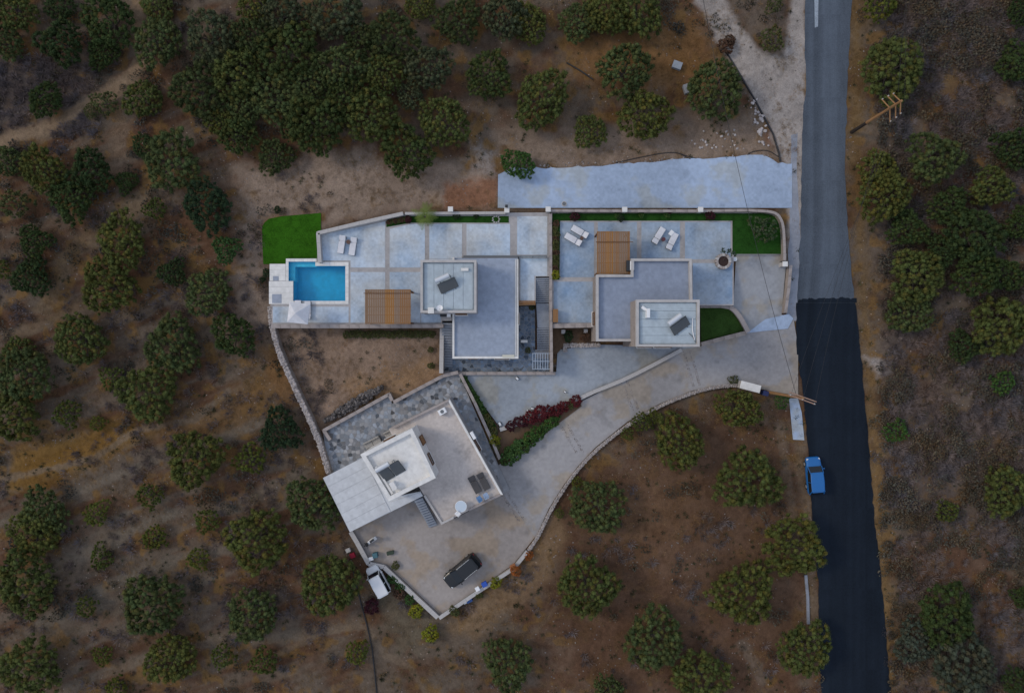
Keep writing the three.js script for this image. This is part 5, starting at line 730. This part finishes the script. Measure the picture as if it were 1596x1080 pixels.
{ const t = OL('trees of the dense grove at the top');
  [[222, 155, 33, 'leftmost olive of the grove, right of the yellow-green bush'], [310, 142, 47, 'large olive in the left part of the grove'], [327, 58, 42, 'olive at the upper left of the grove'], [372, 118, 40, 'olive inside the left half of the grove'], [373, 212, 34, 'olive at the lower left rim of the grove'], [345, 190, 26, 'small olive between the grove and the hillside clearing'], [398, 62, 38, 'olive in the upper left middle of the grove'], [440, 24, 34, 'olive at the upper rim of the grove near the top edge'], [398, 8, 28, 'olive cut by the top edge above the grove'], [450, 80, 48, 'broad olive in the upper middle of the grove'], [430, 150, 48, 'broad olive in the left middle of the grove'], [428, 243, 32, 'lowest olive of the grove on its left side'], [520, 16, 46, 'olive at the top edge above the middle of the grove'], [535, 108, 43, 'olive in the centre of the grove'], [494, 196, 46, 'pale olive at the lower middle rim of the grove'], [580, 182, 43, 'olive at the lower rim of the grove left of the gap'], [612, 58, 43, 'olive above the small gap of the grove'], [668, 106, 40, 'olive right of the small gap in the grove'], [692, 190, 39, 'olive at the lower right end of the grove'], [633, 236, 44, 'lowest olive of the grove, nearest the pool terrace'], [655, 4, 28, 'olive at the top edge left of the twin crowns'], [714, 30, 39, 'left of the twin olive crowns at the top middle'], [788, 28, 40, 'right of the twin olive crowns at the top middle'], [824, 36, 32, 'olive joined to the right side of the twin crowns'], [762, 118, 39, 'round olive right of the grove'], [480, 130, 34, 'olive between the broad crowns of the grove'], [560, 60, 30, 'smaller olive in the upper middle of the grove'], [640, 150, 22, 'small olive in the gap of the grove'], [378, 168, 34, 'olive in the lower left middle of the grove'], [540, 152, 34, 'olive in the lower middle of the grove'], [600, 118, 34, 'olive left of the gap in the grove'], [462, 190, 30, 'olive at the lower rim between the broad and the pale one'], [350, 96, 34, 'olive in the upper left quarter of the grove']].forEach(([u, v, r, l], i) => t(u, v, r * (0.9 + 0.12 * hash(i, 4, 4)), l, 'olive', [undefined, grove[0], grove[1], undefined, grove[2]][i % 5])); }
{ const t = OL('olives above the parking strip');
  t(845, 155, 44, 'olive left above the parking strip, beside the dark stick'); t(905, 32, 33, 'olive at the top edge, left of the broad pair'); t(948, 20, 36, 'left olive of the broad pair at the top edge'); t(992, 18, 42, 'right olive of the broad pair at the top edge'); t(973, 112, 42, 'upper half of the long double olive above the parking strip'); t(1005, 182, 40, 'lower half of the long double olive above the parking strip'); t(920, 205, 27, 'small olive closest above the parking strip'); t(1113, 143, 45, 'olive beside the black pipe and the gravel track');
  t(808, 256, 25, 'bright green bush at the upper left corner of the parking strip', 'dense', leaf.bright); t(1206, 9, 14, 'upper small bush between gravel track and road', 'young', leaf.moss); t(1203, 62, 20, 'lower small bush between gravel track and road', 'young', leaf.moss); }
{ const t = OL('trees right of the road, upper half');
  t(1370, 8, 28, 'tree at the top edge right of the road', 'young'); t(1394, 107, 50, 'large round olive behind the brown power pole'); t(1455, 246, 41, 'olive below right of the brown power pole'); t(1372, 262, 30, 'olive close to the road below the brown power pole'); t(1588, 98, 31, 'green tree at the right edge near the top', 'dense'); t(1576, 232, 32, 'dark tree at the right edge below the green one', 'dense'); t(1377, 306, 40, 'olive right of the road level with the parking strip'); t(1546, 292, 32, 'yellowish olive near the right edge level with the parking strip'); t(1418, 356, 30, 'dark low tree right of the road level with the loungers', 'dense'); t(1518, 366, 44, 'large dark tree right side level with the loungers', 'dense'); t(1432, 430, 43, 'olive right of the road level with the forecourt'); t(1420, 486, 36, 'olive right of the road just below the asphalt seam'); t(1520, 428, 36, 'dark tree right side level with the forecourt', 'dense'); t(1562, 508, 46, 'wide olive near the right edge below the asphalt seam'); t(1590, 350, 26, 'dark tree cut by the right edge level with the loungers', 'dense'); t(1590, 20, 20, 'dark tree in the top right corner', 'dense'); t(1478, 322, 30, 'dark bush between the olives right of the road level with the lawn strip', 'dense'); t(1472, 390, 26, 'dark bush left of the large dark tree on the right side', 'dense'); t(1568, 428, 28, 'dark bush near the right edge level with the forecourt', 'dense'); t(1504, 540, 26, 'dark bush below the wide olive near the right edge', 'dense'); }
{ const t = OL('trees right of the road, lower half');
  t(1398, 672, 20, 'green bush at the roadside right of the black asphalt', 'young', leaf.bright); t(1564, 596, 20, 'green bush near the right edge above the scrub', 'young', leaf.bright); t(1572, 765, 40, 'olive at the right edge level with the blue car'); t(1475, 796, 18, 'small bush in the scrub right of the road', 'young'); t(1474, 956, 47, 'dark round tree at the lower right', 'dense'); t(1430, 1002, 34, 'grey-green tree left of the dark round one at the lower right', 'dense', leafMat([0.06, 0.072, 0.05])); t(1502, 1034, 54, 'large grey-green tree in the bottom right', 'olive', leafMat([0.06, 0.07, 0.046])); t(1590, 1066, 26, 'tree in the bottom right corner', 'dense'); t(1590, 930, 16, 'dark bush at the right edge near the bottom', 'dense'); }
{ const t = OL('trees on the left hillside, middle');
  t(12, 252, 27, 'olive at the left edge below the dirt path'); t(66, 264, 35, 'olive near the left edge below the dirt path'); t(142, 268, 34, 'upper crown of the twin dark trees on the left hillside', 'dense'); t(112, 310, 35, 'lower crown of the twin dark trees on the left hillside', 'dense'); t(25, 318, 25, 'yellowish bush at the left edge', 'young', leaf.moss); t(197, 284, 18, 'small dark bush right of the twin dark trees', 'dense'); t(270, 252, 46, 'big olive below the left end of the grove'); t(322, 322, 40, 'very dark tree left of the bright lawn', 'dense', leaf.dark); t(243, 327, 18, 'small bush left of the very dark tree', 'young'); t(353, 388, 22, 'bright green bush left of the lawn', 'dense', leaf.green); t(190, 377, 42, 'olive in the middle of the left hillside'); t(56, 376, 25, 'upper crown of the tall dark pair near the left edge', 'dense'); t(47, 432, 31, 'lower crown of the tall dark pair near the left edge', 'dense'); t(172, 447, 43, 'olive below the one in the middle of the left hillside'); t(270, 425, 22, 'round dark bush left of the pool', 'dense'); t(322, 455, 37, 'olive left of the white pool deck'); t(2, 420, 16, 'bush cut by the left edge', 'young'); t(122, 530, 42, 'olive on the left hillside level with the bare garden'); t(272, 538, 45, 'upper crown of the large olive left of the rubble wall'); t(364, 522, 35, 'olive close to the top of the rubble wall', 'dense'); t(28, 546, 24, 'small olive near the left edge halfway down'); t(38, 585, 44, 'upper olive of the stack at the left edge'); t(24, 648, 42, 'lower olive of the stack at the left edge'); t(228, 612, 48, 'lower crown of the large olive left of the rubble wall'); t(107, 645, 23, 'small bush right of the stack at the left edge', 'young'); t(152, 660, 14, 'tiny bush above the golden grass', 'young'); t(172, 590, 21, 'small grey bush left of the large olive', 'young'); t(437, 670, 34, 'dark tree beside the rubble wall', 'dense', leaf.dark); t(305, 714, 46, 'olive below the golden grass'); t(390, 716, 26, 'faint small olive left of the dark tree at the rubble wall', 'young'); }
{ const t = OL('olives in the lower left orchard');
  [[488, 785, 43, 'olive touching the corner of the white wing'], [400, 842, 50, 'large olive left of the white wing'], [515, 910, 49, 'large olive left of the white van'], [65, 800, 40, 'olive near the left edge at the top of the orchard'], [50, 832, 40, 'olive just below the top one near the left edge of the orchard'], [45, 905, 48, 'wide olive at the left edge of the orchard'], [240, 940, 49, 'large olive in the middle of the orchard'], [262, 1030, 42, 'olive near the bottom edge below the orchard middle'], [46, 1040, 48, 'wide olive in the bottom left corner'], [393, 958, 42, 'olive between the two large ones near the white van']].forEach((a) => t(...a));
  [[235, 772, 22, 'young olive at the top of the orchard'], [148, 800, 22, 'young olive right of the top left olives'], [322, 812, 21, 'young olive left of the large olive by the white wing'], [240, 838, 21, 'young olive in the second row of the orchard'], [158, 868, 20, 'young olive below left of the second row one'], [308, 872, 19, 'young olive right of the orchard middle'], [135, 945, 18, 'young olive left of the large middle olive'], [160, 1022, 17, 'young olive near the bottom edge on the left'], [348, 1022, 20, 'young olive below the olive between the large ones'], [182, 1070, 18, 'young olive cut by the bottom edge'], [412, 1030, 23, 'young dark olive near the bottom left of the yard pipe'], [556, 1017, 20, 'round yellowish bush beside the dark slope pipe']].forEach(([u, v, r, l]) => t(u, v, r, l, 'young')); }
{ const t = OL('olives below the driveway');
  [[1058, 688, 43, 'olive inside the driveway curve, top left'], [1166, 748, 51, 'large olive left of the blue car'], [932, 790, 45, 'olive nearest the driveway bend'], [1150, 636, 34, 'loose dark olive behind the electricity cabinet'], [915, 912, 48, 'olive right of the yard corner'], [1021, 998, 49, 'olive in the lower middle of the orchard below the driveway'], [1158, 922, 50, 'large olive in the centre right of the orchard below the driveway'], [1095, 1058, 46, 'olive at the bottom edge right of the lower middle one'], [950, 1078, 27, 'olive cut by the bottom edge below the yard'], [1238, 852, 50, 'olive overhanging the road below the blue car'], [1256, 1012, 44, 'lowest olive overhanging the road'], [792, 1036, 42, 'olive near the bottom edge below the yard']].forEach((a) => t(...a));
  t(1000, 658, 17, 'small shrub against the driveway wall', 'young'); t(1020, 650, 12, 'tiny shrub on the driveway wall right of the small one', 'young'); t(978, 676, 11, 'tiny shrub on the driveway wall left of the small one', 'young'); t(1218, 626, 13, 'green bush at the foot of the driveway pole', 'young', leaf.bright); t(1144, 593, 9, 'yellowish tuft growing by the electricity cabinet', 'young', leaf.moss); t(900, 752, 10, 'small weed tuft at the driveway bend', 'young'); t(872, 800, 9, 'small weed tuft on the lower driveway wall', 'young'); }
const SH = (m, u, v, r, l, y, name = 'shrub', g) => plant('shrub', name, 'shrub', l, u, v, r, g, m, y, ['foliage', 'stem']);
SH(leaf.lemon, 648, 953, 12, 'yellow-green lemon bush left of the yard corner', undefined, 'lemon_bush'); SH(leaf.lemon, 671, 987, 14, 'yellow-green lemon bush below the yard corner', undefined, 'lemon_bush'); SH(leaf.moss, 708, 952, 9, 'small green bush below the right yard wall near the corner'); SH(leaf.moss, 746, 927, 7, 'small green bush between the tubs below the yard wall'); SH(leaf.lemon, 773, 908, 10, 'yellow bush below the yard wall right of the tubs'); SH(leaf.orange, 824, 866, 8, 'orange flowering bush at the wall bend'); SH(leaf.orange, 804, 890, 9, 'reddish orange plant in the pot at the wall bend', 0.7); SH(leaf.brown, 622, 925, 10, 'brown dry bush right of the white van'); SH(leaf.wine, 579, 946, 13, 'dark red dry bush below the white van'); SH(leaf.moss, 616, 882, 7, 'small moss green bush on the yard side of the wall', 0.06);
SH(leaf.green, 612, 903, 9, 'upper dark green plant of the strip right of the van', undefined, 'hedge_plant', 'green strip right of the van'); SH(leaf.green, 624, 916, 9, 'second dark green plant of the strip right of the van', undefined, 'hedge_plant', 'green strip right of the van'); SH(leaf.green, 638, 934, 9, 'lowest dark green plant of the strip right of the van', undefined, 'hedge_plant', 'green strip right of the van');
[[796, 664, 9, 'left'], [812, 657, 11, 'second'], [826, 651, 12, 'third'], [841, 645, 13, 'fourth'], [855, 642, 11, 'middle'], [868, 640, 11, 'fifth'], [880, 633, 10, 'sixth'], [898, 625, 10, 'rightmost']].forEach(([u, v, r, n], i) => SH(i < 2 ? leaf.wine : leaf.red, u, v, r, n + ' dark red bougainvillea in the bed along the court', 0.14, 'red_shrub', 'dark red shrubs along the court'));
SH(leaf.moss, 888, 632, 7, 'yellow-green tuft among the red shrubs', 0.14); SH(leaf.bright, 860, 658, 11, 'bright green bush at the driveway side of the bed', 0.14); SH(leaf.bright, 866, 650, 8, 'small bright green bush above the driveway bush', 0.14);
[[826, 685, 13, 'upper'], [838, 675, 12, 'second'], [848, 668, 10, 'topmost'], [814, 695, 14, 'middle'], [801, 706, 14, 'lower'], [790, 716, 12, 'lowest'], [806, 694, 10, 'inner upper'], [794, 704, 10, 'inner lower']].forEach(([u, v, r, n], i) => SH(i < 2 ? leaf.bright : leaf.green, u, v, r, n + ' green bush of the hedge along the driveway bed', 0.14, 'hedge_plant', 'hedge along the driveway bed'));
SH(leaf.lemon, 771, 686, 10, 'yellow-green bush at the tip of the planted strip', 0.2); SH(leaf.moss, 768, 672, 8, 'mossy bush above the yellow-green one at the strip tip', 0.3); SH(leaf.moss, 774, 697, 7, 'small bush below the yellow-green one at the bed corner', 0.2);
for (let k = 0; k < 8; k++) SH(k > 5 ? leaf.moss : leaf.green, 724 + k * 5.7, 592 + k * 9.7, 6.5, ['first', 'second', 'third', 'fourth', 'fifth', 'sixth', 'seventh', 'eighth'][k] + ' plant from the top in the strip beside the lower house', 0.3, 'hedge_plant', 'hedge beside the lower house');
SH(leaf.wine, 896, 337, 8, 'dark red shrub in the lawn strip above the left loungers', TOP + 0.03); SH(leaf.wine, 1107, 336, 8, 'dark red shrub in the lawn strip above the planter', TOP + 0.03); SH(leaf.dark, 968, 340, 6, 'dark green shrub in the lawn strip right of the narrow pergola', TOP + 0.03); SH(leaf.bright, 962, 335, 5, 'small bright tuft in the lawn strip by a white pier', TOP + 0.03); SH(leaf.bright, 1000, 335, 5, 'small bright tuft in the lawn strip above the middle loungers', TOP + 0.03); SH(leaf.bright, 1040, 335, 5, 'small bright tuft in the lawn strip right of the middle loungers', TOP + 0.03); SH(leaf.wine, 1043, 329, 5, 'small red shrub at the long wall above the loungers', TOP + 0.03); SH(leaf.lemon, 865.5, 428, 8, 'yellow-green bush at the lower end of the left lawn strip', TOP + 0.03); SH(leaf.wine, 636, 342, 6, 'red flowering plant left of the palm', TOP + 0.03); SH(leaf.dark, 711, 336, 6, 'dark shrub in the narrow lawn strip right of the palm', TOP + 0.03); SH(leaf.dark, 742, 337, 4, 'small dark tuft in the narrow lawn strip', TOP + 0.03);
for (let k = 0; k < 10; k++) SH(k % 3 ? leaf.moss : leaf.brown, 866 + rr(-1, 1), 349 + k * 7.6, 6.3, ['first', 'second', 'third', 'fourth', 'fifth', 'sixth', 'seventh', 'eighth', 'ninth', 'tenth'][k] + ' plant from the top of the brownish hedge by the left loungers', TOP + 0.03, 'hedge_plant', 'brownish hedge of the right terrace');
for (let k = 0; k < 7; k++) SH(k % 2 ? leaf.moss : leaf.brown, 606 + k * 5, 346 - k * 0.9, 4.5, ['first', 'second', 'third', 'fourth', 'fifth', 'sixth', 'seventh'][k] + ' low plant from the left in the slanting end of the lawn strip', TOP + 0.03, 'hedge_plant', 'slanting end of the lawn strip');
for (let k = 0; k < 17; k++) SH(leaf.moss, 540 + k * 8.3, 521 + rr(-1, 1), 6.5, ['first', 'second', 'third', 'fourth', 'fifth', 'sixth', 'seventh', 'eighth', 'ninth', 'tenth', 'eleventh', 'twelfth', 'thirteenth', 'fourteenth', 'fifteenth', 'sixteenth', 'seventeenth'][k] + ' low plant from the left in the row under the long stone wall', undefined, 'hedge_plant', 'row of low plants under the long stone wall');
SH(leaf.dark, 886, 524, 9, 'dark shrub in the brown bed below the left white box', 0.45); SH(leaf.brown, 912, 526, 8, 'dry brown shrub in the brown bed below the right white box', 0.45); SH(leaf.moss, 672, 570, 6, 'small weed in the lower right of the bare garden'); SH(leaf.moss, 671, 545, 5, 'small weed at the right of the bare garden'); SH(leaf.dark, 432, 327, 6, 'small dark weed above the bright lawn'); SH(leaf.dark, 415, 425, 7, 'dark weed left of the white pool deck'); SH(leaf.dark, 409, 436, 5, 'second dark weed left of the white pool deck'); SH(leaf.brown, 1132, 72, 13, 'bare brown bush at the upper end of the black pipe'); SH(leaf.brown, 1138, 62, 9, 'bare brown bush in the gravel track'); SH(leaf.moss, 823, 546, 5, 'small shrub by the white bench in the passage', 0.02); SH(leaf.moss, 829, 479, 5, 'small shrub below the wooden bench in the passage', 0.02);
plant('young', 'loose_tree', 'tree', 'sparse dull green tree in the corner lawn of the right villa', 1191, 357, 22, undefined, leafMat([0.06, 0.085, 0.04]), TOP + 0.03);
{ // palm
  const q = P(662, 338, TOP + 1.4), o = thing('palm', 'small palm in the narrow lawn strip of the left terrace', 'palm', [q.x, TOP + 0.03, q.z]); mesh('trunk', cyl(0.14, 0.11, 1.3, 0, 0, 0, 12), M.bark, o); const pm = mat([0.14, 0.19, 0.04], { rough: 0.7 });
  for (let k = 0; k < 18; k++) { const a = k * 2.4, L = rr(0.9, 1.55) * (Math.sin(a) < -0.3 ? 1.25 : 0.95), up = rr(0.25, 0.75), pos = [], uv = []; const at = (t) => [Math.cos(a) * L * t, 1.3 + up * t * 1.4 - t * t * (up * 1.4 + 0.35), Math.sin(a) * L * t]; for (let i = 1; i < 12; i++) { const t = i / 12, b = at(t), w = 0.42 * Math.sin(Math.PI * (0.12 + 0.85 * t)); for (const s of [-1, 1]) { const tip = [b[0] - Math.sin(a) * s * w + Math.cos(a) * 0.16, b[1] - 0.1, b[2] + Math.cos(a) * s * w + Math.sin(a) * 0.16], c = at(t + 0.05); for (const p of [b, tip, c]) { pos.push(...p); uv.push(p[0], p[2]); } } const c = at(t - 1 / 12), e = [b[0], b[1] + 0.02, b[2]]; for (const p of [c, b, e]) { pos.push(...p); uv.push(0, 0); } } mesh('frond', soup(pos, uv), pm, o); }
}
// ---------------------------------------------------------------- ground cover that nobody could count
function scatter(name, label, cat, g, m, n, place, seed) {
  const rnd = rng(seed), L = []; let tries = 0;
  while (L.length < n && tries++ < n * 14) { const u = rnd() * 1760 - 80, v = rnd() * 1200 - 60, w = place(u, v); if (!w || rnd() > w) continue; const p = onGround(u, v), [a, b] = roadAt(v); if (u > a - 3 && u < b + 2) continue; if (trails.slice(0, 3).some((q) => polyDist(q[0], u, v, false) < q[1] * 1.1)) continue; if (Object.values(PL).some((q) => inside(q, u, v))) continue; L.push([p, rnd(), rnd(), rnd(), u, v]); }
  const o = new THREE.InstancedMesh(g, m, L.length), d = new THREE.Object3D(), c = new THREE.Color();
  L.forEach(([p, a, b, e, u, v], i) => { d.position.copy(p); d.rotation.set(0, a * 6.283, 0); d.scale.setScalar(0.6 + b * 0.8); d.updateMatrix(); o.setMatrixAt(i, d.matrix); const k = 0.6 + 0.8 * e, w = (fbm(u / 30, v / 30, 77, 2) - 0.5) * 0.7; o.setColorAt(i, c.setRGB(k * (1 + w * 0.5), k, k * (1 - w * 0.6))); });
  o.name = name; o.castShadow = o.receiveShadow = true; o.userData = { kind: 'stuff', label, category: cat }; scene.add(o);
}
const PL = { ...PLOTS, edge: [[408, 411], [408, 352], [420, 340], [500, 331], [640, 330], [640, 420]], mid: [[494, 330], [1228, 330], [1228, 540], [688, 582], [688, 512], [424, 512], [420, 411]], bed: [[715, 582], [910, 626], [786, 730]] };
const tuft = (seed, n, h, w, spread) => { const rnd = rng(seed), pos = [], uv = []; for (let k = 0; k < n; k++) { const a = rnd() * 6.283, r = rnd() * spread, x = Math.cos(a) * r, z = Math.sin(a) * r, b = rnd() * 6.283, t = 0.4 + rnd() * 0.9, hh = h * (0.5 + rnd() * 0.6), ox = Math.cos(a) * t * h * 0.9, oz = Math.sin(a) * t * h * 0.9, wx = Math.cos(b) * w, wz = Math.sin(b) * w; for (const p of [[x - wx, 0, z - wz], [x + wx, 0, z + wz], [x + ox, hh, z + oz]]) { pos.push(...p); uv.push(p[0], p[2]); } } return soup(pos, uv); };
const scrubAt = (u, v) => { let w = 0; const n = fbm(u / 45, v / 45, 90, 3); if (u > 1365) w = ss(0.34, 0.5, n) * (v < 820 ? 0.95 : 0.5) * ss(1365, 1395, u); else if (u < 560 && v < 1100) w = ss(0.5, 0.64, n) * 0.22 + (u < 150 && v > 90 && v < 215 ? 0.7 : 0); else if (v > 660 && u > 560) w = ss(0.58, 0.7, n) * 0.2; if (u > 505 && u < 1235 && v > 225 && v < 740) w *= 0; return w; };
scatter('dry_scrub', 'grey-purple thorny scrub on the slopes', 'scrub', tuft(3, 44, 0.34, 0.03, 0.36), mat([0.165, 0.134, 0.128], { rough: 1 }), 8000, scrubAt, 11);
scatter('low_brush', 'low grey-green brush between the trees', 'brush', crownGeo(77, 0.5, 0.45, 16, 12, 0.12, 1), mat([0.105, 0.09, 0.066], { rough: 1, spec: 0.1, vertexColors: true }), 3800, (u, v) => (u > 1370 ? ss(0.4, 0.56, fbm(u / 40, v / 40, 201, 3)) * (v < 900 ? 1 : 0.6) : u < 520 || v < 60 ? ss(0.56, 0.68, fbm(u / 40, v / 40, 201, 3)) * 0.3 : v > 640 && u > 880 ? ss(0.6, 0.7, fbm(u / 40, v / 40, 201, 3)) * 0.2 : 0), 15);
scatter('dry_grass', 'dry golden grass tufts over the bare ground', 'grass', tuft(5, 14, 0.14, 0.014, 0.14), mat([0.26, 0.165, 0.075], { rough: 1 }), 22000, (u, v) => 0.03 + 0.97 * ss(0.46, 0.66, fbm(u / 38, v / 30, 61, 3)), 12);
scatter('green_weeds', 'small green weeds over the slopes', 'weeds', tuft(8, 26, 0.16, 0.022, 0.16), mat([0.055, 0.062, 0.03], { rough: 1 }), 2500, (u, v) => ss(0.5, 0.66, fbm(u / 26, v / 26, 120, 3)) * 0.7, 13);
scatter('pebbles', 'pale stones strewn over the ground', 'stones', (() => { const g = stoneGeo[1].clone(); g.scale(0.12, 0.1, 0.12); return g; })(), mat([0.24, 0.20, 0.175], { rough: 1 }), 5000, (u, v) => 0.2 + 0.8 * ss(0.5, 0.62, fbm(u / 30, v / 30, 140, 3)), 14);
{ // dark rock pile against the lower patio wall
  const L = []; for (let k = 0; k < 420; k++) { const t = R(), a = P(lerp(509, 600, t), lerp(664, 611, t), 0.3), s = rr(-1, 1) * 0.75 * (0.4 + Math.sin(t * 3.1) * 0.8); const x = a.x + 0.3 * s - 0.25, z = a.z + s * 0.55 - 0.55; L.push([x, 0.22 + rr(0, 0.35) * (1 - Math.abs(s)), z, rr(0.16, 0.42), rr(0.10, 0.5)]); }
  const o = mesh('rock_pile', stones(L), M.rubble); o.userData.kind = 'stuff'; tag(o, 'dark heap of rocks along the patio wall', 'rocks');
}
{ const L = []; for (let k = 0; k < 34; k++) { const t = R(), p = onGround(lerp(1176, 1196, t) + rr(-8, 8), lerp(160, 235, t) + rr(-8, 8)); L.push([p.x, p.y + 0.05, p.z, rr(0.2, 0.5), rr(0.9, 1.5)]); } for (let k = 0; k < 90; k++) { const t = R(), p = onGround(lerp(790, 1200, t) + rr(-4, 4), lerp(264, 246, t) + rr(-7, 2)); L.push([p.x, p.y + 0.02, p.z, rr(0.1, 0.24), rr(0.5, 1.1)]); } for (let k = 0; k < 26; k++) { const p = onGround(rr(1075, 1160), rr(200, 232)); L.push([p.x, p.y + 0.03, p.z, rr(0.15, 0.32), rr(0.9, 1.5)]); } const o = mesh('loose_stones', stones(L), M.rubble); o.userData.kind = 'stuff'; tag(o, 'loose pale stones beside the gravel track', 'stones'); }
renderer.render(scene, camera);
